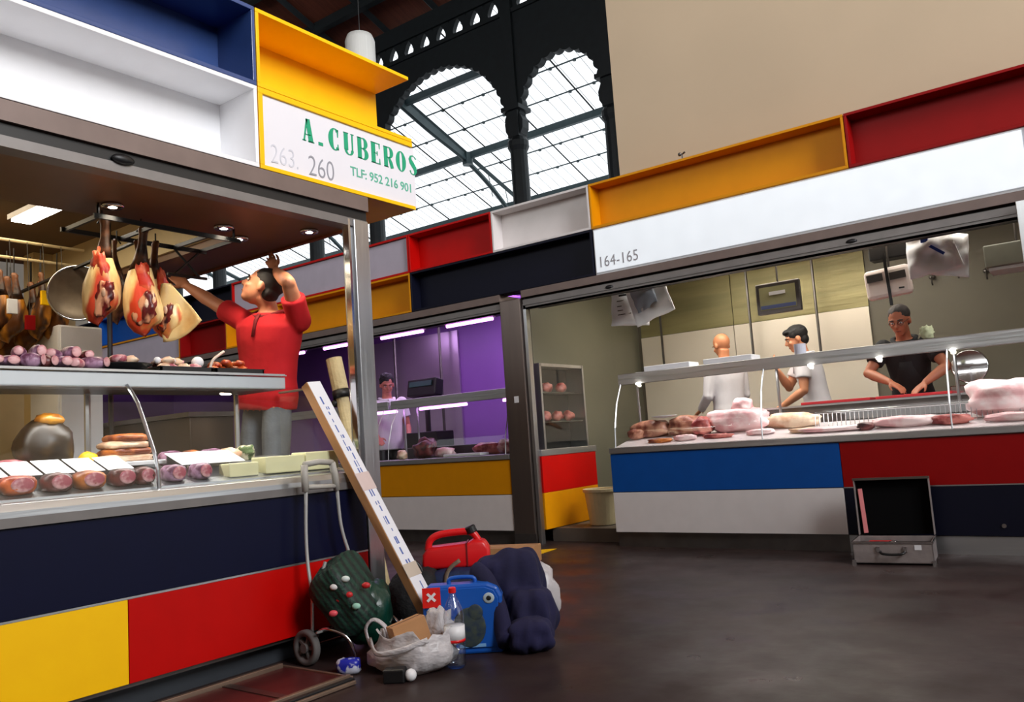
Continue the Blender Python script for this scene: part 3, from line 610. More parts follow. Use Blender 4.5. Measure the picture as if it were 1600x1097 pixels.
t = thing('added_backdrop_box', 'added dark brown box below the hams, standing in for dim reflections in the near case glass', 'cabinet', (-5.4, 2.98, .2))  # added backdrop in place of dim brown reflections in the case glass
MB().box(-6.38, -4.42, 2.8, 3.1, .205, 1.22).build('body', mat('brown_reflection_tone', (62, 50, 38), .45, .0, var=.3, scale=3), t, bevel=.004); MB().box(-6.38, -4.40, 2.78, 3.1, 1.222, 1.25).build('top', 'darksteel', t)
t = thing('rack_post', 'thin black upright standing behind the first ham', 'post', (-3.97, 2.09, .2)); MB().tube([(-3.97, 2.09, .2), (-3.97, 2.09, 2.195)], .012, 6).build('upright', 'black', t)
# ================================================================== THINGS ON THE FLOOR
card = mat('brown_cardboard', (176, 128, 84), .8, var=.08, scale=6)
# long carton leaning on the corner of the near stall
A = Vector((-2.72, 3.0, .03)); B = Vector((-3.43, 2.865, 1.305)); d = (B - A).normalized()
yv = Vector((0, 1, 0)); yv = (yv - d * yv.dot(d)).normalized(); nv = yv.cross(d).normalized()
if nv.x < 0: nv = -nv
Rc = Matrix((d, yv, nv)).transposed(); Lc = (B - A).length; cc = (A + B) / 2 + nv * .03
t = thing('long_carton', 'very long narrow carton with printed white face leaning on the near stall corner', 'carton', (A.x, A.y, 0))
MB().obox(cc, (Lc, .095, .05), Rc).build('carton_body', card, t, bevel=.002)
wtape = mat('white_printed_card', (226, 226, 232), .5, var=.02)
b = MB(); b.obox(cc + nv * .0265, (Lc - .004, .088, .002), Rc); b.build('white_face', wtape, t)
ink = mat('blue_print', (84, 104, 170), .6)
b = MB(); random.seed(3); s_ = -Lc / 2 + .06
while s_ < Lc / 2 - .06:
    L1 = random.uniform(.012, .05)
    for off in (-.008, .008):
        if random.random() < .75: b.obox(cc + nv * .028 + d * (s_ + L1 / 2) + yv * (off + random.uniform(-.003, .003)), (L1, random.uniform(.004, .01), .0008), Rc)
    s_ += L1 + random.uniform(.006, .03)
o = b.build('print', ink, t); o['kind'] = 'stuff'; o['label'] = 'blue printed marks'
b = MB(); b.obox(cc + nv * .027 + d * .12, (.1, .097, .004), Rc); b.build('packing_tape', mat('pinkish_tape', (206, 186, 182), .35), t); b = MB(); b.obox(cc + nv * .027 - d * .38, (.07, .097, .004), Rc); b.build('packing_tape', mat('tan_packing_tape', (190, 176, 160), .35), t)
# shopping trolley
t = thing('shopping_trolley', 'two-wheeled shopping trolley with a tilted dark green bag', 'trolley', (-3.0, 2.62, 0))
gtube = mat('grey_painted_tube', (186, 186, 184), .35, .4)
b = MB(); b.tube(smoothpts([(-3.1, 2.556, .80), (-3.1, 2.545, .6), (-3.09, 2.54, .45), (-3.06, 2.535, .31)], 5), .0085, 8); b.build('upright_tube', gtube, t, smooth=True)
b = MB(); b.tube(smoothpts([(-3.1, 2.745, .79), (-3.1, 2.76, .6), (-3.09, 2.80, .45), (-3.06, 2.825, .34)], 5), .0085, 8); b.build('upright_tube', gtube, t, smooth=True)
hp = mat('grey_plastic_grip', (168, 164, 156), .5)
b = MB(); b.tube([(-3.1, 2.552, .78), (-3.1, 2.55, .85), (-3.1, 2.551, .905)], .017, 8); b.tube([(-3.1, 2.745, .77), (-3.1, 2.735, .85), (-3.1, 2.72, .905)], .017, 8)
b.tube([(-3.1, 2.55, .906), (-3.1, 2.64, .914), (-3.1, 2.722, .906)], .014, 8); b.tube([(-3.1, 2.552, .80), (-3.1, 2.747, .79)], .011, 8); b.build('handle', hp, t, smooth=True)
def bag_mat():
    m = mat('dark_green_check_cloth', (8, 44, 32), .6, var=.2, bump=.5, bscale=30); nt = m.node_tree; N = nt.nodes; L = nt.links
    bs = N['Principled BSDF']; tc = N.new('ShaderNodeTexCoord'); wv = N.new('ShaderNodeTexWave'); wv.inputs['Scale'].default_value = 16; wv.bands_direction = 'DIAGONAL'
    L.new(tc.outputs['Object'], wv.inputs['Vector']); mx = N.new('ShaderNodeMixRGB'); mx.inputs[1].default_value = (*lin((4, 18, 16)), 1); mx.inputs[2].default_value = (*lin((16, 58, 44)), 1)
    L.new(wv.outputs['Fac'], mx.inputs[0]); L.new(mx.outputs[0], bs.inputs['Base Color']); return m
bagm = bag_mat()
c0 = Vector((-2.96, 2.66, .30)); Rb = rot('Z', .35) @ rot('Y', -.5) @ rot('X', .25)
def sqr(dv, p=.55): return 1 / (abs(dv.x) ** (2 / p) + abs(dv.y) ** (2 / p) + abs(dv.z) ** (2 / p)) ** (p / 2)
b = MB(); b.ell(c0, (.10, .15, .165), Rb, 32, 20, lambda dv: sqr(dv, .38) * (1 + .09 * noise.noise(dv * 2.3))); b.build('bag', bagm, t, smooth=True)
b = MB(); b.ell(c0 + Vector((.02, .10, -.10)), (.11, .12, .14), rot('Z', .8), 24, 14, lambda dv: sqr(dv, .7) * (1 + .15 * noise.noise(dv * 3 + Vector((4, 1, 2))))); b.build('bag_pocket', mat('shiny_green_vinyl', (10, 56, 44), .3, var=.3, bump=.4, bscale=18), t, smooth=True)
pc = [((226, 222, 220), (.115, -.07, .06)), ((190, 30, 34), (.12, -.01, .02)), ((180, 28, 30), (.11, .07, .05)), ((220, 80, 90), (.13, -.08, -.05)), ((210, 220, 215), (.12, -.02, .09)), ((150, 30, 30), (.1, -.05, .0)), ((150, 200, 180), (.135, .02, -.03))]
for k, (cl, of) in enumerate(pc):
    p = c0 + Vector((of[0] * .79 , -of[0] * .61, 0)) * 1.28 + Vector((.6, .8, 0)) * of[1] * 1.0 + Vector((0, 0, of[2]))
    b = MB(); b.ell(p, (.012, .02, .014), rot('Z', -.9)); o = b.build('printed_motif', mat('motif_%d' % k, cl, .5), t, smooth=True)
b = MB(); b.tube([(-3.02, 2.50, .28), (-2.99, 2.56, .46)], .008, 6); b.build('bag_stay', gtube, t)
def wheel(y, x=-3.09):
    b = MB(); K = 28
    b.loft([[Vector((x, y, .08)) + Vector((r * math.cos(2 * PI * k / K), dy, r * math.sin(2 * PI * k / K))) for k in range(K)] for r, dy in ((.052, -.014), (.074, -.018), (.08, -.01), (.08, .01), (.074, .018), (.052, .014))], cap=False, closed=True)
    o = b.build('wheel', 'rubber', t, smooth=True)
    b = MB(); b.tube([(x, y - .02, .08), (x, y + .02, .08)], .022, 12)
    for k in range(5):
        a = k * PI / 2.5; b.tube([(x, y, .08), (x + .063 * math.cos(a), y, .08 + .063 * math.sin(a))], .010, 6)
    s2 = b.build('spokes', 'rubber', o)
wheel(2.515); wheel(2.93)
b = MB(); b.tube([(-3.09, 2.5, .08), (-3.09, 2.94, .08)], .007, 8); b.build('axle', 'darksteel', t)
b = MB(); b.tube(smoothpts([(-3.09, 2.57, .08), (-3.03, 2.54, .15), (-2.95, 2.54, .165), (-2.88, 2.58, .12), (-2.85, 2.60, .006)], 6), .008, 8); b.build('front_leg', 'chrome', t, smooth=True)
b = MB(); b.tube(smoothpts([(-3.09, 2.9, .08), (-3.03, 2.9, .15), (-2.93, 2.88, .165), (-2.86, 2.88, .12), (-2.83, 2.88, .006)], 6), .008, 8); b.build('front_leg', 'chrome', t, smooth=True)
b = MB(); b.tube([(-3.06, 2.535, .31), (-3.09, 2.55, .09)], .008, 6); b.tube([(-3.06, 2.825, .34), (-3.09, 2.85, .09)], .008, 6); b.tube([(-3.0, 2.5, .155), (-3.0, 2.9, .155)], .006, 6); b.build('lower_frame', gtube, t)
# black holdall behind the trolley
t = thing('black_holdall', 'black cloth holdall slumped between the green trolley and the long carton', 'bag', (-2.98, 3.22, 0))
b = MB(); b.ell((-3.06, 3.22, .165), (.15, .13, .165), rot('Z', .5), 24, 14, lambda dv: sqr(dv, .75) * (1 + .14 * noise.noise(dv * 2.1))); b.build('body', mat('black_cloth', (14, 16, 18), .8, var=.2, bump=.4), t, smooth=True)
b = MB(); b.tube(smoothpts([(-3.13, 3.18, .28), (-3.11, 3.15, .36), (-3.05, 3.16, .38), (-3.0, 3.19, .34), (-2.98, 3.2, .27)], 5), .012, 6); b.build('strap', 'black', t, smooth=True)
# dark blue bag with the jerrycan on it
t = thing('blue_tool_bag', 'dark blue soft tool bag under the red jerrycan', 'bag', (-2.85, 3.42, 0))
R6 = rot('Z', .62)
b = MB(); b.ell((-2.88, 3.42, .155), (.22, .13, .155), R6, 28, 16, lambda dv: sqr(dv, .45) * (1 + .06 * noise.noise(dv * 2.6))); b.build('body', mat('dark_blue_nylon', (16, 34, 70), .6, var=.2, bump=.4, bscale=20), t, smooth=True)
b = MB(); b.tube(smoothpts([Vector((-2.88, 3.42, .155)) + R6 @ Vector(q) for q in ((-.1, -.125, -.1), (-.1, -.135, .08), (-.08, -.12, .155), (-.02, -.12, .2))], 4), .014, 6, flat=.4); b.build('webbing_strap', mat('tan_webbing', (120, 104, 88), .8), t, smooth=True)
t = thing('blue_cloth_bundle', 'bright blue cloth bundle behind the long carton', 'cloth', (-3.12, 3.5, 0))
b = MB(); b.ell((-3.17, 3.47, .16), (.09, .1, .16), R6, 20, 12, lambda dv: sqr(dv, .8) * (1 + .2 * noise.noise(dv * 2.4))); b.build('folds', mat('mid_blue_cloth', (22, 60, 130), .8, var=.15, bump=.5, bscale=12), t, smooth=True)
# red jerrycan
t = thing('red_jerrycan', 'red plastic jerrycan with black cap standing on the blue tool bag', 'jerrycan', (-2.92, 3.40, .305), rz=.62, world=False); t.scale = (.93, .93, .93)
redp = mat('red_plastic', (214, 24, 28), .35, var=.04)
b = MB(); th = .075
prof2 = [(-.19, 0), (.185, 0), (.19, .02), (.19, .1), (.165, .145), (.10, .15), (.07, .135), (-.10, .125), (-.16, .12), (-.19, .085), (-.195, .03)]
b.prism([(x, -th, z) for x, z in prof2], (0, 2 * th, 0)); o = b.build('tank', redp, t, bevel=.018, smooth=True)
b = MB(); b.tube(smoothpts([(-.165, 0, .10), (-.15, 0, .155), (-.10, 0, .185), (0, 0, .195), (.09, 0, .19), (.13, 0, .14)], 5), .02, 10); b.build('handle', redp, t, smooth=True)
b = MB(); b.lathe([(.028, 0), (.032, .005), (.032, .035), (.026, .042), (.001, .042)], (.095, 0, .185), 16, rot('Y', -.35)); b.build('cap', 'black', t)
b = MB(); b.box(.06, .068, -th - .004, th + .004, .01, .14); b.build('seam', mat('dark_red_plastic', (120, 12, 16), .5), t)
# blue tool case with red label
t = thing('blue_power_tool_case', 'bright blue hard tool case with red label and pictured tool, behind the bottle', 'case', (-2.54, 2.98, 0), rz=.60, world=False); t.scale = (1, 1, .93)
bp = mat('blue_case_plastic', (18, 84, 176), .4, var=.05)
pf = [(-.185, .0), (.175, 0), (.185, .02), (.185, .27), (.165, .315), (.12, .335), (-.15, .335), (-.18, .31)]
b = MB(); b.prism([(x, -.05, z) for x, z in pf], (0, .1, 0)); b.build('shell', bp, t, bevel=.012, smooth=False)
b = MB(); b.prism([(x * .9 + .0, -.056, .03 + z * .86) for x, z in pf], (0, .006, 0)); b.build('raised_panel', bp, t, bevel=.003)
b = MB(); b.box(-.178, -.095, -.062, -.0565, .235, .33); o = b.build('label', mat('red_label', (220, 30, 24), .45), t)
b = MB(); b.obox((-.137, -.0635, .285), (.052, .002, .012), rot('Y', .8)); b.obox((-.137, -.0638, .285), (.052, .002, .012), rot('Y', -.8)); b.build('white_cross_mark', 'white_plastic', o)
b = MB(); b.ell((.03, -.0585, .13), (.075, .004, .095), None, 20, 10); b.ell((.06, -.06, .20), (.035, .004, .04)); o = b.build('tool_picture', mat('dark_tool_print', (26, 44, 66), .6, var=.5, scale=40, rgb2=(60, 70, 60)), t, smooth=True)
b = MB(); b.ell((.125, -.058, .265), (.026, .004, .026), None, 18, 8); o = b.build('round_badge', mat('pale_badge', (170, 184, 190), .5), t, smooth=True)
b = MB(); b.ell((.125, -.062, .265), (.012, .003, .012), None, 12, 6); b.build('badge_centre', 'black', o)
b = MB(); b.box(-.02, .10, -.058, -.056, .035, .05); b.build('small_print', mat('light_blue_print', (120, 170, 220), .5), t)
b = MB(); b.tube(smoothpts([(-.06, 0, .33), (-.05, 0, .36), (.05, 0, .36), (.06, 0, .33)], 4), .010, 8); b.build('carry_handle', bp, t, smooth=True)
# water bottle
def bottle_mat():
    return glass_mat('clear_bottle_plastic', (.95, .97, .99), 1.9, .05)
t = thing('water_bottle', 'clear plastic water bottle with white label and red cap', 'bottle', (-2.41, 2.76, 0), world=False)
bm_ = bottle_mat()
pr_ = [(.001, .004), (.034, .002), (.043, .012), (.045, .03), (.043, .05), (.045, .07), (.043, .095), (.0445, .11), (.0445, .18), (.043, .20), (.045, .215), (.040, .245), (.026, .28), (.0145, .30), (.0135, .318)]
b = MB(); b.lathe(pr_, (0, 0, 0), 24); b.build('body', bm_, t, smooth=True)
b = MB(); b.lathe([(.001, .006), (.040, .008), (.0435, .03), (.0415, .05), (.0435, .07), (.0425, .095), (.001, .095)], (0, 0, 0), 20); b.build('water', glass_mat('water_tint', (.93, .96, .98), 1.5, .05), t, smooth=True)
b = MB(); b.lathe([(.0455, .115), (.0455, .178)], (0, 0, 0), 24); o = b.build('label', 'white_plastic', t, smooth=True)
MB().lathe([(.0458, .110), (.0458, .122)], (0, 0, 0), 24).build('red_band', redp, o, smooth=True)
b = MB(); b.lathe([(.0155, .314), (.0165, .316), (.0165, .334), (.012, .338), (.001, .338)], (0, 0, 0), 16); b.build('cap', redp, t)
# carrier bag with small carton in it
plast = bpy.data.materials.new('thin_white_plastic_film'); plast.use_nodes = True
pb = plast.node_tree.nodes['Principled BSDF']; pb.inputs['Base Color'].default_value = (.62, .59, .60, 1); pb.inputs['Roughness'].default_value = .32; pb.inputs['Alpha'].default_value = .8; pb.inputs['Transmission Weight'].default_value = 0
nz = plast.node_tree.nodes.new('ShaderNodeTexNoise'); nz.inputs['Scale'].default_value = 7; bpn = plast.node_tree.nodes.new('ShaderNodeBump'); bpn.inputs['Strength'].default_value = .45; bpn.inputs['Distance'].default_value = .02
plast.node_tree.links.new(nz.outputs[0], bpn.inputs['Height']); plast.node_tree.links.new(bpn.outputs[0], pb.inputs['Normal'])
M['film'] = plast
t = thing('plastic_carrier_bag', 'crumpled translucent white carrier bag open around a small brown box', 'bag', (-2.56, 2.66, 0))
b = MB(); K = 40; rings = []
c1 = Vector((-2.58, 2.68, 0))
for h, r in ((.0, .06), (.004, .13), (.03, .175), (.07, .185), (.11, .165), (.14, .15), (.155, .155)):
    rg = []
    for k in range(K):
        a = 2 * PI * k / K; dv = Vector((math.cos(a), math.sin(a), h * 8)); f = 1 + .22 * noise.noise(dv * 1.6) + .10 * noise.noise(dv * 5)
        rg.append(c1 + Vector((r * f * math.cos(a) * 1.12, r * f * math.sin(a) * .85, h * (1 + .5 * noise.noise(Vector((math.cos(a) * 2, math.sin(a) * 2, 3)))))))
    rings.append(rg)
b.loft(rings, cap=False); b.add([rings[0][k] for k in range(K)], [tuple(range(K))]); b.build('film_body', 'film', t, smooth=True, solid=.001)
b = MB(); b.ell((-2.56, 2.83, .12), (.075, .06, .10), rot('Z', .5), 22, 14, lambda dv: 1 + .4 * noise.noise(dv * 2.8)); b.build('bunched_film', 'film', t, smooth=True)
b = MB(); b.tube(smoothpts([(-2.78, 2.62, .08), (-2.81, 2.62, .16), (-2.78, 2.64, .20), (-2.73, 2.66, .17), (-2.71, 2.66, .12)], 6), .010, 8, flat=.5); b.build('loop_handle', 'film', t, smooth=True)
b = MB(); b.tube(smoothpts([(-2.74, 2.58, .13), (-2.62, 2.50, .10), (-2.50, 2.52, .12), (-2.42, 2.60, .15)], 6), .012, 8, flat=.6); b.build('rolled_rim', 'film', t, smooth=True)
t = thing('small_carton', 'small brown cardboard box tipped inside the white carrier bag', 'carton', (-2.58, 2.66, .08), world=False)
Rq = rot('Z', 1.05) @ rot('Y', -.25) @ rot('X', -.12)
b = MB(); b.obox((0, 0, .06), (.15, .12, .135), Rq); b.build('box', card, t, bevel=.002)
b = MB(); b.obox(Rq @ Vector((0, 0, .068)) + Vector((0, 0, .06)), (.151, .002, .002), Rq); b.build('flap_joint', 'black', t)
t = thing('black_battery_pack', 'small black pack with a white end lying against the carrier bag', 'battery pack', (-2.50, 2.50, 0), rz=.55, world=False)
b = MB(); b.box(-.06, .03, -.03, .03, .0, .055); b.build('case', 'black', t, bevel=.006)
b = MB(); b.ell((.05, 0, .025), (.025, .028, .025)); b.build('white_end', 'white_plastic', t, smooth=True)
t = thing('crumpled_can', 'crumpled blue and white packet on the floor by the trolley leg', 'packet', (-2.80, 2.50, 0), rz=.5, world=False)
b = MB(); b.ell((0, 0, .033), (.052, .032, .033), None, 20, 12, lambda dv: sqr(dv, .6) * (1 + .2 * noise.noise(dv * 3.3))); b.build('wrapper', mat('blue_white_foil', (34, 44, 170), .35, scale=24, rgb2=(205, 208, 225), contrast=(.47, .53)), t, smooth=True)
# navy jacket and white bag
t = thing('navy_jacket', 'dark navy jacket thrown in a heap beside the blue case', 'jacket', (-2.35, 3.2, 0))
navyc = mat('navy_cotton', (20, 18, 56), .9, var=.25, scale=4, bump=.4, bscale=9)
def fold(dv, k=1.0, sd=0.0):
    a = math.atan2(dv.y, dv.x)
    return sqr(dv, .7) * (1 + k * (.06 * math.sin(a * 7 + 2.5 * dv.z + sd) + .035 * math.sin(a * 13 - 3 * dv.z + sd)) * (1 - max(0, dv.z)) + .12 * noise.noise(dv * 1.7 + Vector((sd, 0, 0))))
R7 = rot('Z', .62)
b = MB(); b.ell((-2.45, 3.27, .215), (.15, .12, .215), R7, 60, 26, lambda dv: fold(dv)); b.ell((-2.33, 3.22, .13), (.12, .11, .13), R7, 50, 20, lambda dv: fold(dv, 1.2, 2)); b.ell((-2.52, 3.20, .30), (.10, .09, .10), R7, 40, 16, lambda dv: fold(dv, 1, 4)); b.build('body', navyc, t, smooth=True, remesh=.008, sm_it=2)
b = MB(); b.tube(smoothpts([(-2.56, 3.12, .34), (-2.47, 3.08, .30), (-2.40, 3.06, .19), (-2.36, 3.04, .09), (-2.33, 3.02, .055)], 6), .05, 16, flat=.8); b.build('sleeve', navyc, t, smooth=True)
b = MB(); b.ell((-2.25, 3.10, .075), (.10, .08, .075), R6, 44, 18, lambda dv: fold(dv, 1.2, 6)); b.build('cuff_fold', navyc, t, smooth=True)
t = thing('white_plastic_sack', 'crumpled white plastic sack behind the navy jacket', 'bag', (-2.42, 3.48, 0))
b = MB(); b.ell((-2.47, 3.50, .16), (.10, .08, .16), R6, 26, 16, lambda dv: 1 + .28 * noise.noise(dv * 2.6) + .08 * noise.noise(dv * 7)); b.build('film_body', 'film', t, smooth=True)
# cardboard box and yellow mark further back
t = thing('flat_cardboard_box', 'low brown cardboard box on the floor behind the jerrycan', 'carton', (-3.98, 5.25, 0), rz=.35, world=False)
b = MB(); b.box(-.24, .24, -.12, .12, 0, .13); b.build('box', card, t, bevel=.003); MB().box(-.24, .24, -.004, .004, .1295, .1315).build('tape', mat('tan_tape', (190, 160, 110), .4), t)
t = thing('yellow_floor_mark', 'yellow painted wedge on the floor in front of the doorway', 'floor marking', (-4.1, 5.78, 0))
b = MB(); b.prism([(-4.26, 5.55, .001), (-3.98, 5.66, .001), (-4.02, 6.0, .001), (-4.22, 5.86, .001)], (0, 0, .002)); b.build('paint', 'yellow', t)
# leaning roll behind the near stall
t = thing('canvas_roll', 'cream rolled canvas with a black strap leaning behind the steel post', 'roll', (-3.42, 3.32, 0))
roll = mat('cream_canvas', (200, 182, 140), .85, var=.08, bump=.3)
p0, p1 = Vector((-3.40, 3.36, .0)), Vector((-3.67, 3.27, 1.50)); dd = (p1 - p0).normalized()
b = MB(); b.tube([p0 + dd * .01, p0 + dd * .9], .042, 14); b.tube([p0 + dd * .9, p0 + dd * 1.34], .038, 14); b.build('canvas', roll, t, smooth=False)
b = MB(); b.tube([p0 + dd * 1.34, p0 + dd * 1.53], .047, 14); b.build('top_wrap', roll, t)
b = MB(); b.tube([p0 + dd * 1.29, p0 + dd * 1.335], .052, 14); b.ell(p0 + dd * 1.29 + Vector((-.03, -.03, -.03)), .022); b.build('strap', 'black', t, smooth=True)
# open aluminium case
t = thing('open_aluminium_case', 'open silver aluminium tool case with black lining before the red and navy panels', 'case', (-1.27, 5.86, 0), rz=.10, world=False)
al = mat('dented_aluminium', (168, 158, 156), .38, .55, var=.12, scale=14, bump=.15, bscale=20); lin_ = mat('black_foam_lining', (8, 8, 9), .95, spec=.1)
W, D, Hb = .235, .15, .145
b = MB(); b.box(-W, W, -D, -D + .008, .01, Hb); b.box(-W, W, D - .008, D, .01, Hb); b.box(-W, -W + .008, -D, D, .01, Hb); b.box(W - .008, W, -D, D, .01, Hb); b.box(-W, W, -D, D, .01, .018); b.build('lower_shell', al, t, bevel=.002)
MB().box(-W + .009, W - .009, -D + .009, D - .009, .02, .11).build('foam_insert', lin_, t)
b = MB(); K = Hb + .005; b.box(-W, W, D + .055, D + .063, K, K + .38); b.box(-W, W, D + .0, D + .055, K + .372, K + .38); b.box(-W, -W + .008, D, D + .055, K, K + .372); b.box(W - .008, W, D, D + .055, K, K + .372); b.build('lid', al, t, bevel=.002)
MB().box(-W + .01, W - .01, D + .045, D + .054, K, K + .37).build('lid_lining', lin_, t)
b = MB()
for sx in (-1, 1):
    for z in (.01, Hb - .012): b.box(min(sx * W, sx * (W + .004)), max(sx * W, sx * (W + .004)), -D - .004, D + .002, z, z + .014)
    b.box(sx * W - .012, sx * W + .012, -D - .005, -D + .0, .0, .03)
b.box(-W, W, -D - .004, -D, Hb - .012, Hb + .003); b.box(-W - .003, W + .003, D - .004, D, K + .368, K + .384); b.build('edge_trim', 'chrome', t)
b = MB(); b.tube(smoothpts([(-.07, -D - .004, .085), (-.06, -D - .03, .075), (0, -D - .034, .07), (.06, -D - .03, .075), (.07, -D - .004, .085)], 4), .008, 8); b.build('handle', 'black', t, smooth=True)
for x in (-.085, .075): MB().box(x - .012, x + .012, -D - .01, -D, .08, .115).build('latch', 'chrome', t, bevel=.002)
o = MB().box(.13, .17, -D - .003, -D, .095, .125).build('sticker', 'white_plastic', t)
b = MB(); b.obox((-.195, D + .03, K + .16), (.03, .006, .30), rot('Z', .6) @ rot('Y', -.04)); o = b.build('leaflet', mat('pale_red_paper', (196, 110, 110), .6), t)
b = MB(); b.box(-.16, -.02, -.02, .08, .11, .125); b.build('red_tool', redp, t, bevel=.004); b = MB(); b.ell((.0, -.05, .125), (.04, .02, .015), rot('Z', .4)); b.build('chrome_tool', 'chrome', t, smooth=True)
for x, z in ((-.11, .0), ):
    t = thing('panel_lock', 'small round metal lock on the navy panel, at the right', 'lock', (-.67, YF - .003, .19)); b = MB(); b.tube([(-.67, YF - .0005, .19), (-.67, YF - .006, .19)], .014, 14); b.build('lock_cap', 'chrome', t)
# removed cover panel on the floor by the near stall
t = thing('cover_panel', 'dark reddish cover panel in metal rails lying on the floor under the near stall', 'panel', (-2.95, 1.8, 0))
MB().box(-3.13, -2.74, .6, 2.42, .004, .014).build('sheet', mat('dark_red_laminate', (78, 34, 34), .35, var=.3, scale=3), t)
rail = mat('worn_aluminium', (140, 118, 102), .4, .6, var=.1)
for xa in (-3.16, -2.72): MB().box(xa, xa + .02, .6, 2.42, .002, .03).build('side_rail', rail, t, bevel=.002)
MB().box(-2.66, -2.645, .8, 2.40, .002, .016).build('side_rail', rail, t, bevel=.002); MB().box(-2.69, -2.665, .7, 2.41, .002, .022).build('side_rail', 'black', t, bevel=.002)
MB().box(-3.16, -2.7, 2.42, 2.435, .002, .02).build('end_rail', rail, t, bevel=.002); MB().box(-3.13, -2.74, 2.1, 2.14, .0145, .018).build('cross_strip', 'darksteel', t)
# ================================================================== FOOD IN AND ON THE NEAR STALL
def meat(name, a, b_, scale=14, rough=.4, contrast=(.4, .6), bump=.2): return mat(name, a, rough, rgb2=b_, scale=scale, contrast=contrast, bump=bump, bscale=24)
MT = dict(
    purple=meat('purple_cured_sausage', (104, 58, 84), (190, 150, 178), 26), pink=meat('pink_cured_meat', (168, 82, 96), (226, 176, 176), 22),
    chorizo=meat('orange_chorizo', (150, 44, 14), (220, 104, 44), 20), brown=meat('brown_roast', (112, 46, 20), (206, 120, 52), 12),
    dark=meat('dark_cured_meat', (44, 18, 20), (110, 50, 48), 16), pale=meat('pale_fat_meat', (206, 162, 130), (238, 214, 186), 10),
    raw=meat('pale_raw_pork', (232, 176, 178), (252, 226, 224), 9), rawred=meat('raw_red_meat', (130, 40, 42), (206, 122, 112), 11), fatty=meat('brown_red_beef', (120, 62, 48), (190, 136, 110), 13),
    cheese=mat('pale_yellow_cheese', (226, 222, 176), .5, var=.04), gold=meat('golden_ham_skin', (120, 70, 16), (222, 158, 50), 6, .35), hamskin=meat('ham_skin', (186, 120, 60), (244, 206, 140), 5, .35),
    hamflesh=meat('ham_flesh', (60, 10, 12), (150, 46, 36), 16), hamred=meat('ham_red_cut', (190, 44, 26), (236, 130, 84), 9), shank=meat('dark_ham_shank', (50, 28, 18), (134, 84, 52), 9),
)
M.update(MT)
def item(name, label, cat, group, loc, r, mk, seed, rz=0, boxy=0, amp=.14, part='body', n=16, m=10, shape='lump'):
    t = thing(name, label, cat, loc, rz=rz, group=group, world=False); b = MB()
    o = Vector((seed * 3.7, seed * 1.3, seed * 7.1))
    f = (lambda dv: sqr(dv, boxy) * (1 + amp * noise.noise(dv * 1.8 + o))) if boxy else (lambda dv: 1 + amp * noise.noise(dv * 1.8 + o))
    b.ell((0, 0, r[2]), r, None, n, m, f); b.build(part, mk, t, smooth=True); return t
random.seed(11)
# row of wrapped sausages on the glass shelf
g = 'wrapped cured sausages piled on the glass shelf of the near stall'; zt = 1.379
protos = [item('cured_sausage', 'wrapped purple-pink cured sausage in the pile on the near stall shelf', 'sausage', g, (-3.55, 1.0 + i * .02, zt), (.075 - i * .005, .034, .028), mk, i, amp=.1) for i, mk in enumerate(('purple', 'pink', 'purple', 'dark'))]
for q in protos:
    MB().ell((.07, 0, .03), (.006, .022, .02)).build('cut_end', 'pink', q, smooth=True)
k = 0
for y in [1.20 + .066 * i for i in range(10)]:
    for lvl, x in ((0, -3.56), (0, -3.68), (1, -3.62)):
        if lvl and random.random() < .12: continue
        loc = (x + random.uniform(-.01, .01), y + random.uniform(-.008, .008), zt + lvl * .045)
        if k < 4: protos[k].location = loc; protos[k].rotation_euler = (0, 0, random.uniform(-.3, .3))
        else: dup(protos[random.randrange(4)], loc, random.uniform(-.7, .7), scale=(random.uniform(.75, 1.1), random.uniform(.85, 1.2), random.uniform(.85, 1.15)))
        k += 1
def tray(label, y0, y1, x0=-3.80, x1=-3.52, name='black_tray', z=zt, group=None, mk='black'):
    t = thing(name, label, 'tray', ((x0 + x1) / 2, (y0 + y1) / 2, z), group=group); b = MB()
    b.box(x0 + .01, x1 - .01, y0 + .01, y1 - .01, z, z + .004)
    for a in ((x0, x0 + .008, y0, y1), (x1 - .008, x1, y0, y1), (x0, x1, y0, y0 + .008), (x0, x1, y1 - .008, y1)): b.box(*a, z + .001, z + .026)
    b.box(x0 - .004, x1 + .004, y0 - .004, y0 + .01, z + .022, z + .026); b.box(x0 - .004, x1 + .004, y1 - .01, y1 + .004, z + .022, z + .026); b.build('dish', mk, t); return t
t = thing('black_oval_dish', 'black oval dish of mixed meats between the sausage pile and the square trays', 'dish', (-3.58, 1.96, zt))
b = MB(); b.lathe([(.001, 0), (.07, 0), (.125, .03), (.128, .033), (.12, .033), (.068, .006), (.001, .006)], (-3.60, 1.95, zt), 30); b.build('dish', 'black', t, smooth=True)
tray('black square tray of pale meats right of the oval dish', 2.09, 2.36); tray('black tray of orange chorizo nearest the red-shirted person', 2.38, 2.66)
g1 = 'pieces of mixed meat in the black oval dish'; g2 = 'pale pieces of meat in the first square black tray'; g3 = 'orange chorizo pieces in the tray nearest the red-shirted person'
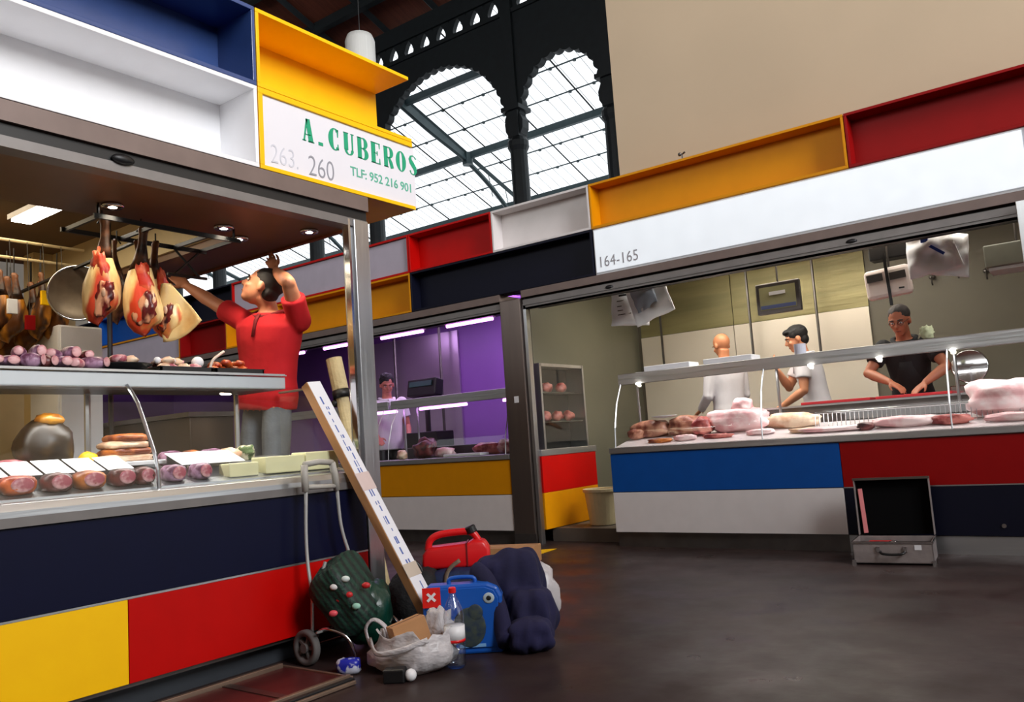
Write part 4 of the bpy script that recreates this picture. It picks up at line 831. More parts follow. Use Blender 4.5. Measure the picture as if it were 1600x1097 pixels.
for (yc, xc, sy, sx, n_, gg, mk, lab) in ((1.95, -3.6, .07, .07, 12, g1, ('pale', 'dark', 'pink'), 'small piece of mixed cured meat heaped in the black oval dish'),
        (2.22, -3.64, .10, .09, 15, g2, ('pale', 'pink', 'dark'), 'pale piece of meat in the square tray beside the oval dish'),
        (2.52, -3.64, .10, .09, 14, g3, ('chorizo', 'chorizo', 'brown'), 'orange piece of chorizo in the black tray by the red shirt')):
    ps = [item('meat_piece', lab, 'meat', gg, (xc, yc + i * .03, zt + .01), (.034, .026, .02), m_, i + 5, amp=.3, n=12, m=8) for i, m_ in enumerate(mk)]
    for i in range(n_):
        lv = i * 2 // n_; loc = (xc + random.uniform(-sx, sx) * (1 - .3 * lv), yc + random.uniform(-sy, sy) * (1 - .25 * lv), zt + .008 + lv * .03)
        if i < len(ps): ps[i].location = loc; ps[i].rotation_euler.z = random.uniform(0, 3)
        else: dup(ps[i % len(ps)], loc, random.uniform(0, 3))
for (y, x, z, r, l) in ((2.33, -3.60, zt + .03, .028, 'round white cheese ball standing on the meats near the tongs'), (2.12, -3.60, zt + .045, .016, 'small white ball on the pale meats, first from the oval dish'), (2.19, -3.59, zt + .045, .015, 'small white ball on the pale meats, second from the oval dish')):
    t = thing('white_cheese_ball', l, 'cheese', (x, y, z), world=False); MB().ell((0, 0, r), r * 1.05).build('ball', 'white_plastic', t, smooth=True)
t = thing('serving_tongs', 'curved white-handled tongs standing up in the chorizo tray', 'tongs', (-3.62, 2.42, zt + .02))
b = MB(); b.tube(smoothpts([(-3.62, 2.41, zt + .02), (-3.61, 2.42, zt + .07), (-3.60, 2.45, zt + .10), (-3.60, 2.48, zt + .12)], 5), .007, 6); b.build('handle', mat('pale_plastic', (226, 206, 190), .5), t, smooth=True)
# inside the case : front row
random.seed(5)
def block(name, label, cat, y0, y1, x0, x1, z0, z1, mk, bev=.006, group=None):
    t = thing(name, label, cat, ((x0 + x1) / 2, (y0 + y1) / 2, z0), group=group); MB().box(x0, x1, y0, y1, z0, z1).build('block', mk, t, bevel=bev); return t
def deckz(x): 
    return .862 if x > -3.26 else (.862 + (-3.26 - x) / .24 * .068 if x > -3.5 else .93 + (-3.5 - x) / .34 * .035)
block('cheese_block', 'short pale cheese block beside the round salami', 'cheese', 2.275, 2.435, -3.37, -3.285, .871, .935, 'cheese')
block('cheese_block', 'long pale cheese block in the middle of the cheeses', 'cheese', 2.475, 2.71, -3.40, -3.285, .873, .955, 'cheese')
block('cheese_block', 'long pale cheese block at the glass end behind the trolley handle', 'cheese', 2.715, 2.93, -3.40, -3.285, .873, .965, 'cheese')
fr = [(1.24, .07, 'dark'), (1.39, .06, 'chorizo'), (1.53, .055, 'dark'), (1.655, .06, 'brown'), (1.79, .05, 'dark'), (1.88, .045, 'dark'), (2.02, .045, 'purple'), (2.15, .042, 'purple')]
labs = ['dark cured joint at the left edge of the case front row', 'orange-red meat piece in the front row of the case', 'dark purple meat piece left of the orange-brown joint', 'orange-brown joint of cooked ham in the front row of the case',
        'dark packed meat right of the orange-brown joint', 'dark packed meat touching the curved glass joint', 'thick purple salami right of the curved glass joint', 'round-faced purple salami beside the cheese']
for i, ((y, r, mk), l) in enumerate(zip(fr, labs)):
    t = item('cured_meat', l, 'meat', None, (-3.325, y, deckz(-3.3) - .002), (.055, r, .038), mk, i + 20, boxy=.65, amp=.12)
    MB().ell((.05, 0, .04), (.008, r * .7, .028), None, 14, 8).build('cut_face', 'pink' if mk != 'brown' else 'pink', t, smooth=True)
g = 'white price cards standing in a row inside the near display case'
t0 = thing('price_card', 'blank white tilted price card in the row inside the near display case', 'price card', (-3.42, 1.3, .955), group=g, world=False)
b = MB(); b.obox((0, 0, 0), (.15, .108, .003), rot('Y', .38)); b.build('card', mat('glowing_white_card', (250, 250, 252), .5, var=.005, emit=.25), t0); MB().box(-.06, -.055, -.05, .05, -.045, .02).build('stand', 'darksteel', t0)  # faint glow put into the card so it looks brightly lit
ys = [1.20 + .122 * i for i in range(6)] + [2.14, 2.25, 2.36]
for i, y in enumerate(ys):
    if i == 0: t0.location = (-3.43, y, .972)
    else: dup(t0, (-3.43, y, .972), 0)
# back row
t = thing('cooked_ham_stack', 'layered orange-brown roast stacked on a white tray behind the price cards', 'roast', (-3.66, 1.98, .93))
b = MB()
b.box(-3.78, -3.54, 1.84, 2.12, .955, .975); b.build('white_dish', 'white_plastic', t, bevel=.004)
for i in range(4): MB().ell((-3.66, 1.98 + .008 * (i % 2), .99 + .03 * i), (.1, .115 - .01 * i, .022), None, 20, 8, lambda dv, i=i: sqr(dv, .6) * (1 + .12 * noise.noise(dv * 2 + Vector((i, 0, 0))))).build('slab', ('pale', 'brown', 'pale', 'brown')[i], t, smooth=True)
t = thing('dark_glazed_ham', 'large dark glossy ham with a modelled gold reflection on top at the back of the case', 'ham', (-3.66, 1.64, .93)); b = MB(); b.ell((-3.66, 1.64, 1.06), (.1, .115, .12), None, 24, 14, lambda dv: 1 + .12 * noise.noise(dv * 2)); b.build('body', mat('dark_glaze', (40, 28, 14), .4, rgb2=(92, 66, 30), scale=9, contrast=(.5, .8)), t, smooth=True)
b = MB(); b.ell((-3.64, 1.65, 1.17), (.06, .06, .03), None, 16, 8, lambda dv: 1 + .3 * noise.noise(dv * 3)); b.build('gold_reflection_lump', 'gold', t, smooth=True)  # gold lump models the reflections on the dark dome
item('yellow_cheese', 'small bright yellow cheese behind the price cards', 'cheese', None, (-3.62, 1.80, .95), (.035, .045, .04), mat('bright_yellow_cheese', (236, 186, 10), .45), 3)
block('white_tray', 'white plastic tray at the left end inside the near case', 'tray', 1.34, 1.48, -3.74, -3.56, .96, 1.0, 'white_plastic')
bk = [(2.2, .05, 'purple', 'purple meat piece in the back row right of the roast'), (2.31, .05, 'brown', 'orange-brown meat piece in the back row of the case'), (2.42, .05, 'purple', 'purple-red meat piece on the back row beside the green salad'), (2.52, .045, 'pale', 'pale meat piece at the back near the cheeses'), (1.50, .05, 'pink', 'pink meat slices left of the dark glossy ham')]
for i, (y, r, mk, l) in enumerate(bk): item('cured_meat', l, 'meat', None, (-3.64, y, .944), (.07, r, .034), mk, i + 40, boxy=.7, amp=.2)
item('salad_heap', 'small green and white salad heap at the back of the case', 'salad', None, (-3.66, 2.63, .946), (.05, .05, .04), mat('green_white_salad', (84, 104, 60), .7, rgb2=(214, 206, 176), scale=30, contrast=(.45, .55)), 9, amp=.5, n=22, m=14)
# ---- ham rack, hams
t = thing('ham_rack', 'black iron hanging rack for hams under the near stall ceiling', 'rack', (-3.9, 2.3, 2.19))
for x in (-3.74, -4.06): MB().box(x - .007, x + .007, 1.9, 2.70, 2.122, 2.144).build('long_bar', 'black', t)
for y in (1.92, 2.2, 2.5, 2.66): MB().box(-4.06, -3.74, y - .007, y + .007, 2.122, 2.142).build('cross_bar', 'black', t)
for y in (1.92, 2.66): MB().tube([(-3.74, y, 2.14), (-3.74, y, 2.196)], .007, 5).build('hanger', 'black', t)
b = MB(); b.tube([(-4.06, 2.66, 2.13), (-4.06, 2.5, 1.98)], .007, 5); b.tube([(-4.06, 2.5, 2.13), (-4.06, 2.66, 1.98)], .007, 5); b.tube([(-4.06, 2.46, 1.98), (-4.06, 2.7, 1.98)], .009, 5); b.build('lattice', 'black', t)
t = thing('hanging_rail', 'dark round rail crossing the near stall behind the hams', 'rail', (-5.0, 2.2, 2.12)); MB().tube([(-6.39, 2.3, 2.05), (-4.07, 2.3, 2.14)], .012, 6).build('bar', 'black', t)
def streak(name, a, b_, c_, sc=7):
    m = mat(name, a, .32, rgb2=b_, scale=sc, contrast=(.42, .58), bump=.25, bscale=18, stretch=(1, 1, .28)); nt = m.node_tree; N = nt.nodes; L = nt.links; bs = N['Principled BSDF']
    src = bs.inputs['Base Color'].links[0].from_socket; tc = N.new('ShaderNodeTexCoord'); mp = N.new('ShaderNodeMapping'); mp.inputs['Scale'].default_value = (1, 1, .35); mp.inputs['Location'].default_value = (3, 1, 2); L.new(tc.outputs['Object'], mp.inputs[0])
    n = N.new('ShaderNodeTexNoise'); n.inputs['Scale'].default_value = sc * 1.3; L.new(mp.outputs[0], n.inputs['Vector']); r = N.new('ShaderNodeValToRGB'); r.color_ramp.elements[0].position = .52; r.color_ramp.elements[1].position = .60; L.new(n.outputs['Fac'], r.inputs[0])
    mx = N.new('ShaderNodeMixRGB'); mx.inputs[2].default_value = (*lin(c_), 1); L.new(src, mx.inputs[1]); L.new(r.outputs[0], mx.inputs[0]); L.new(mx.outputs[0], bs.inputs['Base Color']); return m
M['hamskin'] = streak('streaked_ham_fat', (200, 130, 62), (250, 216, 150), (206, 66, 36)); M['hamflesh'] = streak('dark_ham_flesh', (34, 8, 10), (120, 34, 30), (214, 150, 110), 16)
M['gold'] = streak('golden_net_ham', (92, 50, 10), (206, 134, 34), (60, 34, 14), 10)
def ham(label, loc, rz, L=.58, s=1.0, lean=(0, 0), flap=False, mk='hamskin', group=None, sd=0):
    t = thing('cured_ham', label, 'ham', loc, rz=rz, group=group, world=False)
    pr = [(0, .017), (.04, .026), (.08, .02), (.2, .022), (.32, .034), (.42, .05), (.52, .064), (.62, .078), (.72, .086), (.82, .088), (.9, .08), (.96, .06), (1.0, .02)]
    K = 26; rg = []
    for f, r in pr:
        cx = lean[0] * f * f + .015 * math.sin(5 * f + sd); cy = lean[1] * f * f; z = -f * L; am = .45 * f
        rg.append([Vector((cx + r * s * math.cos(q) * (1 + am * noise.noise(Vector((math.cos(q) * 1.5, math.sin(q) * 1.5, f * 3 + sd * 9)))), cy + r * s * .6 * math.sin(q) * (1 + am * noise.noise(Vector((math.cos(q) * 2, math.sin(q) * 2, f * 4 + 5 + sd)))), z + .03 * f * math.cos(q) * f)) for q in [2 * PI * k / K for k in range(K)]])
    b = MB(); b.loft(rg[4:]); b.build('ham_body', mk, t, smooth=True)
    b = MB(); b.loft(rg[:6]); b.build('shank', 'shank', t, smooth=True)
    if mk == 'hamskin':
        e = Vector((lean[0] * .7 + .012, lean[1] * .7, -.80 * L))
        b = MB(); b.ell(e + Vector((.0, -.036 * s, 0)), (.048 * s, .022 * s, .085), rot('Y', .2), 24, 14, lambda dv: 1 + .45 * noise.noise(dv * 2.2 + Vector((sd, 2, 1)))); b.build('cut_face', 'hamflesh', t, smooth=True)
        b = MB(); b.ell(e + Vector((-.01, -.020 * s, .14)), (.036 * s, .022 * s, .10), rot('Y', -.15), 22, 14, lambda dv: 1 + .5 * noise.noise(dv * 2.2 + Vector((sd, 0, 0)))); b.build('red_meat', 'hamred', t, smooth=True)
        b = MB(); b.ell(e + Vector((.012, -.058, .02)), (.010, .006, .022)); b.build('bone', 'pale', t, smooth=True)
    b = MB(); b.tube([(0, 0, .16 if mk == 'gold' else .04), (0, 0, -.01)], .004, 5); b.tube([(-.022, 0, -.03), (0, 0, 0), (.022, 0, -.03)], .004, 5); b.build('string', 'black', t)
    if flap:
        b = MB(); b.sheet(lambda u, v: Vector((.03 + .15 * u * (.35 + v), -.03 - .03 * math.sin(4 * v + 3 * u), -.24 - .30 * v + .10 * u * u * v)), 14, 14); b.build('skin_flap', M['hamskin'] if False else mat('pale_ham_skin', (240, 206, 140), .4, rgb2=(206, 150, 80), scale=6, contrast=(.45, .7)), t, smooth=True, solid=.006)
    return t
ham('cured ham with pale fat and dark cut face, nearest the left of the rack', (-3.84, 1.99, 2.16), .75, .50, 1.0, sd=1)
ham('cured ham with red meat and dark cut face in the middle of the rack', (-3.86, 2.20, 2.16), .75, .54, 1.08, lean=(.02, 0), sd=2)
ham('cured ham with a pale skin flap pointing right', (-3.95, 2.33, 2.12), .75, .50, .85, lean=(.05, 0), flap=True, sd=3)
ham('thin dark ham shank hanging between the two front hams', (-4.02, 2.16, 2.12), .4, .42, .6, mk='shank', sd=4)
ham('dark shank hanging just behind the middle ham', (-3.98, 2.26, 2.12), 1.2, .34, .7, mk='shank', sd=5)
g = 'golden wrapped hams hanging at the back of the near stall'
proto = ham('golden wrapped ham hanging in the dark back of the near stall', (-5.4, 2.1, 2.05), .75, .42, .9, mk='gold', group=g)
random.seed(4); kk = 0
for x in (-5.62, -5.47, -5.32):
    for y in (1.98, 2.10, 2.22, 2.34, 2.45):
        loc = (x + random.uniform(-.03, .03), y + random.uniform(-.03, .03), 2.21 - random.uniform(0, .1))
        if kk == 0: proto.location = loc
        else: dup(proto, loc, random.uniform(.2, 1.3), scale=random.uniform(.9, 1.1))
        kk += 1
for z, x, l in ((2.36, -5.25, 'upper pale rail at the top of the near stall back wall'), (2.27, -5.32, 'lower pale rail holding the golden hams')):
    t = thing('hanging_rail', l, 'rail', (x, 2, z)); MB().tube([(x, .25, z), (x, 2.6, z)], .010, 8).build('bar', cream, t)
for i, (y, z, mk) in enumerate(((2.15, 1.95, 'white_plastic'), (2.34, 2.02, 'yellow'), (2.25, 1.86, 'darkred'), (2.45, 1.98, 'white_plastic'))):
    t = thing('hanging_packet', ['white packet hanging among the golden hams', 'yellow packet hanging above the golden hams', 'dark red packet hanging low among the golden hams', 'white packet next to the round metal pan'][i], 'packet', (-5.2, y, z))
    MB().box(-5.21, -5.19, y - .028, y + .028, z - .05, z + .04).build('wrapper', mk, t, bevel=.003); MB().tube([(-5.20, y, z + .04), (-5.235, y, 2.36)], .002, 4).build('string', 'black', t)
t = thing('round_metal_pan', 'large dark round pan with a shiny rim hanging behind the first ham', 'pan', (-4.75, 2.32, 1.97))
Rp = Vector((4.4, -2.9, -.2)).to_track_quat('Z', 'Y').to_matrix()
b = MB(); b.lathe([(.001, -.02), (.12, -.015), (.155, 0), (.16, .012), (.15, .012), (.118, -.006), (.001, -.01)], (-4.75, 2.32, 1.97), 36, Rp); b.build('dish', mat('dark_tinned_steel', (120, 104, 84), .35, .7, var=.35), t, smooth=True)
b = MB(); K = 36; b.tube([Vector((-4.75, 2.32, 1.97)) + Rp @ Vector((.158 * math.cos(2 * PI * k / K), .158 * math.sin(2 * PI * k / K), .012)) for k in range(K + 1)], .006, 6); b.build('rim', 'chrome', t, smooth=True)
for dx in (-.04, .05): MB().tube([(-4.75 + dx, 2.32 + dx, 2.09), (-4.75 + dx, 2.32 + dx, 2.125)], .006, 5).build('hook', 'chrome', t)

# ================================================================== BUTCHER STALL CONTENTS
t = thing('serving_deck', 'pale marble serving deck inside the long butcher display case', 'deck', (-1, YF + .3, .83))
b = MB(); b.prism([(-3.5, YF + .03, .832), (-3.5, YF + .12, .85), (-3.5, YF + .48, .93), (-3.5, YF + .48, .832)], (5.1, 0, 0)); b.build('marble', mat('pale_marble', (216, 206, 206), .25, var=.06), t)
t = thing('back_worktop', 'raised steel worktop behind the butcher display case', 'worktop', (-1, 6.95, .12)); MB().box(-2.6, 1.6, 6.74, 7.02, .125, 1.06).build('body', 'darksteel', t); MB().box(-2.6, 1.6, 6.72, 7.04, 1.06, 1.075).build('top', 'steelh', t)
redb = mat('red_cutting_board', (176, 26, 34), .5)
for x0, x1, l in ((-2.05, -1.52, 'red cutting board left of the man in black'), (-1.48, -.95, 'red cutting board under the hands of the man in black'), (-.75, -.2, 'red cutting board at the right edge')):
    t = thing('cutting_board', l, 'cutting board', ((x0 + x1) / 2, 6.86, 1.076)); MB().box(x0, x1, 6.76, 6.98, 1.0765, 1.098).build('board', redb, t, bevel=.003)
def dz(y): return .85 + (y - 6.32) / .36 * .08
bm_items = [('beef_joint', 'brown-red beef joint at the left end of the butcher case', 'fatty', -3.30, 6.56, (.17, .09, .05)), ('beef_joint', 'second brown-red beef joint beside the white plate', 'fatty', -2.98, 6.56, (.14, .09, .055)),
    ('pork_pile', 'small pile of pink pork ribs left of the big pale pork piece', 'rawred', -2.80, 6.50, (.08, .07, .055)), ('pork_shoulder', 'large pale pink pork piece in the middle of the butcher case', 'raw', -2.50, 6.56, (.24, .11, .065)),
    ('pork_roll', 'pink pork roll lying on top of the big pale pork piece', 'raw', -2.46, 6.55, (.075, .06, .04)), ('bacon_slab', 'long pale bacon slab right of the big pork piece', 'pale', -2.08, 6.58, (.19, .07, .04)),
    ('minced_meat', 'row of small brown minced meat patties at the front glass', 'brown', -3.12, 6.33, (.10, .03, .015)), ('pork_fillet', 'thin white pork fillet lying at the front right of the big piece', 'raw', -2.28, 6.40, (.10, .04, .018)),
    ('pork_sheet', 'flat pale pink pork sheet in front of the wire basket', 'raw', -1.22, 6.38, (.20, .06, .03)), ('pork_heap', 'tall heap of pink pork near the right edge of the case', 'raw', -.62, 6.52, (.20, .10, .085)),
    ('pork_heap', 'mixed pink and dark pork heap at the right frame edge', 'rawred', -.30, 6.58, (.16, .09, .07)), ('pork_loin', 'pale pork loin lying flat left of the wire basket', 'raw', -1.72, 6.36, (.22, .05, .016))]
for i, (nm, l, mk, x, y, r) in enumerate(bm_items):
    r = (r[0] * 1.1, r[1], r[2] * (1.45 if r[2] > .03 else 1.3))
    z = dz(y) - .004 + (.155 if nm == 'pork_roll' else 0); item(nm, l, 'meat', None, (x, y, z), r, mk, i + 60, boxy=.75, amp=.3, n=26, m=14)
for i, (x, y, rx, ry, rz_, mk, l) in enumerate(((-3.42, 6.50, .07, .06, .05, 'fatty', 'small dark beef piece at the very left end of the butcher case'), (-1.92, 6.38, .12, .035, .02, 'pale', 'thin pale rib strip before the long bacon slab'), (-2.62, 6.37, .12, .03, .02, 'rawred', 'narrow red meat strip at the front glass under the big pork piece'),
        (-1.48, 6.34, .06, .03, .03, 'dark', 'small dark piece left of the flat pork sheet'), (-.92, 6.37, .12, .05, .035, 'rawred', 'red and pink cutlets between the pork sheet and the tall heap'), (-2.9, 6.36, .10, .04, .025, 'raw', 'small pale pork slices behind the patties'), (-.55, 6.36, .16, .04, .03, 'raw', 'pale pork slices in front of the tall heap'))):
    item('meat_cut', l, 'meat', None, (x, y, dz(y) - .004), (rx, ry, rz_), mk, i + 150, boxy=.7, amp=.35, n=22, m=12)
t = thing('white_plate', 'bright white oval plate on the beef joints', 'plate', (-3.14, 6.5, 1.055)); b = MB(); b.lathe([(.001, 0), (.07, .004), (.11, .016), (.112, .02), (.07, .01), (.001, .006)], (-3.14, 6.50, 1.058), 26); b.build('plate', 'white_plastic', t, smooth=True)
t = thing('wire_basket', 'long low wire basket rack in the right half of the butcher case', 'basket', (-.8, 6.45, .88))
b = MB(); x = -1.86
while x < .9: b.tube([(x, 6.44, .88), (x, 6.455, 1.0)], .003, 4); x += .032
o = b.build('wires', 'chrome', t)
MB().tube([(-1.86, 6.456, 1.002), (.9, 6.456, 1.002)], .008, 6).build('top_rod', 'chrome', t); MB().tube([(-1.86, 6.44, .89), (.9, 6.44, .89)], .005, 6).build('bottom_rod', 'chrome', t)
for x0, x1, l in ((-3.35, -2.82, 'white styrofoam tray stack on the case top at the left'), (-2.80, -2.28, 'white styrofoam tray stack on the case top before the bald man')):
    t = thing('foam_tray_stack', l, 'tray stack', ((x0 + x1) / 2, 6.55, 1.425)); MB().box(x0, x1, 6.42, 6.66, 1.426, 1.47).build('lower_trays', 'white_plastic', t, bevel=.008); MB().box(x0 + .08, x1 - .02, 6.44, 6.64, 1.471, 1.515).build('upper_trays', 'white_plastic', t, bevel=.008)
# things hanging in the opening
def hung(t, x, y, z0, z1=2.69): MB().tube([(x, y, z0), (x, y, z1)], .008, 6).build('hanger', 'darksteel', t)
t = thing('hanging_display', 'framed weighing display hanging from a rod over the butcher case', 'display', (-2.22, 7.0, 1.9)); hung(t, -2.22, 7.03, 2.1)
MB().obox((-2.22, 7.02, 2.02), (.38, .05, .27), rot('Y', .0)).build('housing', 'darksteel', t, bevel=.01); MB().obox((-2.22, 6.992, 2.02), (.31, .006, .20)).build('screen', mat('olive_lcd', (150, 148, 110), .2, var=.1), t)
MB().obox((-2.22, 6.987, 2.06), (.14, .004, .03)).build('bright_readout', 'white_plastic', t); MB().obox((-2.22, 6.987, 1.945), (.30, .004, .03)).build('blue_strip', mat('dull_blue', (84, 96, 140), .5), t)
t = thing('hanging_scale', 'white hanging scale with two dark displays above the man in black', 'scale', (-1.33, 7.0, 1.86)); hung(t, -1.33, 7.05, 2.12)
MB().obox((-1.34, 7.02, 2.0), (.34, .08, .24), rot('Y', -.06)).build('housing', mat('cream_scale_plastic', (240, 226, 218), .5), t, bevel=.03)
for dx in (-.09, .08): MB().obox((-1.34 + dx, 6.977, 2.045), (.12, .006, .06), rot('Y', -.06)).build('display_window', 'darksteel', t)
MB().obox((-1.335, 6.975, 2.02), (.022, .012, .42), rot('Y', -.04)).build('black_strap', 'black', t); MB().obox((-1.24, 6.975, 1.94), (.04, .006, .012)).build('slot', 'black', t)
t = thing('dark_speaker_box', 'dark box fixed above the white hanging scale', 'box', (-1.33, 7.1, 2.2)); MB().box(-1.47, -1.15, 7.05, 7.2, 2.2, 2.48).build('box', 'black', t, bevel=.01); hung(t, -1.31, 7.12, 2.47)
bagf = bpy.data.materials.new('white_bag_film'); bagf.use_nodes = True; q = bagf.node_tree.nodes['Principled BSDF']; q.inputs['Base Color'].default_value = (.95, .96, .98, 1); q.inputs['Roughness'].default_value = .3; q.inputs['Alpha'].default_value = .88
M['bagfilm'] = bagf
def bag_sheet(t, x0, x1, z0, z1, y, tilt, name='bag', mk='bagfilm', amp=.035, seed=0):
    b = MB(); cx, cz = (x0 + x1) / 2, (z0 + z1) / 2
    def fn(u, v):
        px, pz = (u - .5) * (x1 - x0) * (1 - .25 * v * (seed % 2)), (v - .5) * (z1 - z0)
        ca, sa = math.cos(tilt), math.sin(tilt)
        return Vector((cx + px * ca - pz * sa, y + amp * noise.noise(Vector((u * 3 + seed, v * 3, seed))) + .05 * math.sin(PI * u) * math.sin(PI * v) * -1, cz + px * sa + pz * ca))
    b.sheet(fn, 16, 16); b.build(name, mk, t, smooth=True, solid=.012)
t = thing('notice_bag', 'white printed bag hanging at the left end of the butcher opening', 'bag', (-3.7, 6.8, 2.0)); bag_sheet(t, -3.76, -3.36, 1.95, 2.34, 6.85, -.12, 'printed_sheet', seed=2); hung(t, -3.56, 6.86, 2.3)
for i, z in enumerate((2.24, 2.19, 2.14, 2.10, 2.06)): MB().obox((-3.60, 6.80, z), (.14 if i else .09, .006, .018 if not i else .008), rot('Y', .0)).build('print_line', 'darksteel' if i else 'black', t)
t = thing('empty_plastic_bag', 'translucent bluish plastic bag tilted beside the printed bag', 'bag', (-3.3, 6.8, 2.0)); bag_sheet(t, -3.52, -3.12, 1.96, 2.36, 6.76, .28, 'bag', seed=4); bag_sheet(t, -3.46, -3.24, 2.06, 2.30, 6.735, .28, 'inner_fold', mat('bluish_film', (176, 190, 208), .2), seed=6); hung(t, -3.36, 6.8, 2.3)
t = thing('carrier_bag_bundle', 'bundle of white carrier bags with blue print hanging right of the scale', 'bag', (-1.0, 6.9, 1.98)); bag_sheet(t, -1.18, -.80, 2.0, 2.36, 6.9, .12, 'front_bag', seed=3, amp=.07); bag_sheet(t, -1.12, -.72, 1.98, 2.30, 6.95, -.25, 'rear_bag', seed=5, amp=.08); hung(t, -1.0, 6.95, 2.3)
bp2 = mat('blue_ink', (40, 70, 170), .5); MB().obox((-1.02, 6.83, 2.26), (.05, .01, .05)).build('blue_square', bp2, t); MB().obox((-.95, 6.83, 2.17), (.14, .01, .022), rot('Y', .7)).build('blue_writing', bp2, t)
t = thing('wall_box', 'pale grey box lamp fixed at the upper right of the butcher opening', 'box', (-.5, 7.1, 1.97)); MB().box(-.66, -.2, 7.0, 7.3, 1.99, 2.16).build('box', mat('grey_green_plastic', (140, 142, 128), .5), t, bevel=.01); MB().box(-.64, -.22, 7.01, 7.29, 1.965, 1.988).build('pale_underside', 'white_plastic', t); hung(t, -.45, 7.15, 2.15)
for i, (x, z) in enumerate(((-1.28, 2.22), (-1.05, 2.25), (-.82, 2.20), (-.6, 2.24), (-.4, 2.18))):
    t = thing('wall_hook', 'small dark hook on the grey butcher wall', 'hook', (x, 8.79, z), group='small hooks on the grey wall behind the man in black'); b = MB(); b.tube(smoothpts([(x, 8.798, z + .04), (x, 8.74, z + .02), (x, 8.73, z - .03), (x, 8.75, z - .05)], 4), .008, 5); b.ell((x, 8.77, z + .03), (.03, .02, .025)); b.build('hook', 'darksteel', t)
t = thing('meat_slicer', 'chrome meat slicer behind the case right of the man in black', 'slicer', (-.95, 6.88, 1.076)); b = MB(); b.lathe([(.001, -.004), (.12, -.003), (.13, 0), (.12, .003), (.001, .004)], (-.86, 7.12, 1.28), 30, rot('X', 1.45)); b.build('blade_disc', 'chrome', t, smooth=True)
MB().box(-1.0, -.72, 7.04, 7.24, 1.0, 1.14).build('base', 'chrome', t, bevel=.01); MB().box(-1.05, -.68, 7.02, 7.26, .125, 1.0).build('stand', 'darksteel', t)
t = thing('dark_ledge', 'dark narrow ledge on the case top in front of the man in black', 'ledge', (-1.05, 6.6, 1.43)); MB().box(-1.28, -.85, 6.5, 6.66, 1.445, 1.475).build('ledge', mat('mauve_grey', (104, 88, 96), .5), t, bevel=.003); MB().box(-1.25, -.88, 6.52, 6.64, 1.424, 1.445).build('feet', 'black', t)
t = thing('paper_flower', 'crumpled pale green paper on the case top beside the man in black', 'paper', (-1.02, 6.6, 1.476)); b = MB(); b.ell((-1.04, 6.58, 1.525), (.045, .04, .05), None, 22, 14, lambda dv: 1 + .5 * noise.noise(dv * 3.5)); b.build('crumple', mat('pale_green_paper', (196, 200, 160), .7), t, smooth=True)
t = thing('paper_roll', 'white paper roll on the case top next to the dark-haired man', 'paper roll', (-1.92, 6.55, 1.425)); b = MB(); b.lathe([(.012, 0), (.045, 0), (.045, .13), (.012, .13)], (-1.95, 6.56, 1.426), 20); b.build('roll', mat('bluish_paper', (206, 208, 222), .7), t, smooth=False)
# violet stall contents
t = thing('counter_scale', 'black weighing scale with green display in the violet-lit stall', 'scale', (-6.5, 7.0, 1.0))
MB().obox((-6.36, 7.02, 1.62), (.44, .14, .20), rot('X', -.2)).build('head', 'black', t, bevel=.015); MB().obox((-6.36, 6.945, 1.67), (.34, .01, .06), rot('X', -.2)).build('display', mat('dim_green_screen', (50, 96, 92), .3), t); MB().tube([(-6.36, 7.04, 1.1), (-6.36, 7.04, 1.55)], .03, 8).build('stem', 'black', t)
MB().box(-6.6, -6.12, 6.9, 7.2, .95, 1.12).build('body', 'black', t, bevel=.01); MB().box(-6.62, -5.0, 6.86, 7.24, .12, .945).build('stand', 'darksteel', t)
vi = [('ham_piece', 'dark ham piece in the violet case behind the glass, left of the trays', 'dark', -5.95, 6.5, (.13, .09, .09)), ('cooked_meat', 'pinkish meat pile at the right end of the violet case', 'pink', -4.82, 6.5, (.13, .08, .075)), ('sausage_row', 'dark red sausage row on the violet stall counter', 'rawred', -5.15, 6.6, (.20, .05, .06)), ('wrapped_meat', 'whitish wrapped piece beside the post in the violet case', 'pale', -6.20, 6.42, (.06, .05, .05)), ('dark_sausage', 'dark sausage heap under the weighing scale', 'dark', -6.0, 6.6, (.12, .07, .11)), ('foam_packet', 'violet-white packet in the middle of the violet case', 'raw', -5.62, 6.45, (.12, .05, .05))]
for i, (nm, l, mk, x, y, r) in enumerate(vi): item(nm, l, 'meat', None, (x, y, .831), r, mk, i + 90, boxy=.8, amp=.3, n=22, m=12)
t = thing('white_tray', 'flat white tray at the front right of the violet case', 'tray', (-5.2, 6.36, .831)); MB().box(-5.5, -5.02, 6.28, 6.42, .832, .86).build('tray', 'white_plastic', t, bevel=.006)
for x0, x1, l in ((-6.9, -6.32, 'short added violet tube for a glass reflection at the left, partly behind the post'), (-5.98, -5.33, 'added violet tube for a glass reflection in the middle of the violet case'), (-4.86, -4.68, 'short added violet tube for a glass reflection beside the pier')):  # added tubes stand in for lamp reflections in the case glass
    t = thing('tube_lamp', l, 'lamp', ((x0 + x1) / 2, YF + .3, 1.36)); MB().tube([(x0, YF + .3, 1.355), (x1, YF + .3, 1.355)], .014, 8).build('tube', 'pinklamp', t, smooth=True); MB().box(x0, x1, YF + .285, YF + .315, 1.372, 1.41).build('holder', 'white_plastic', t)
# slabs inside the side cabinet
for i, (y, z) in enumerate(((6.55, 1.11), (6.75, 1.11), (6.95, 1.11), (6.6, 1.39), (6.85, 1.39))):
    item('hanging_meat_cut', 'dim piece of meat on the cabinet shelves inside the doorway', 'meat', 'meat pieces on the shelves of the upright cabinet', (-4.40, y, z), (.05, .07, .05), 'rawred', i + 120, amp=.3)
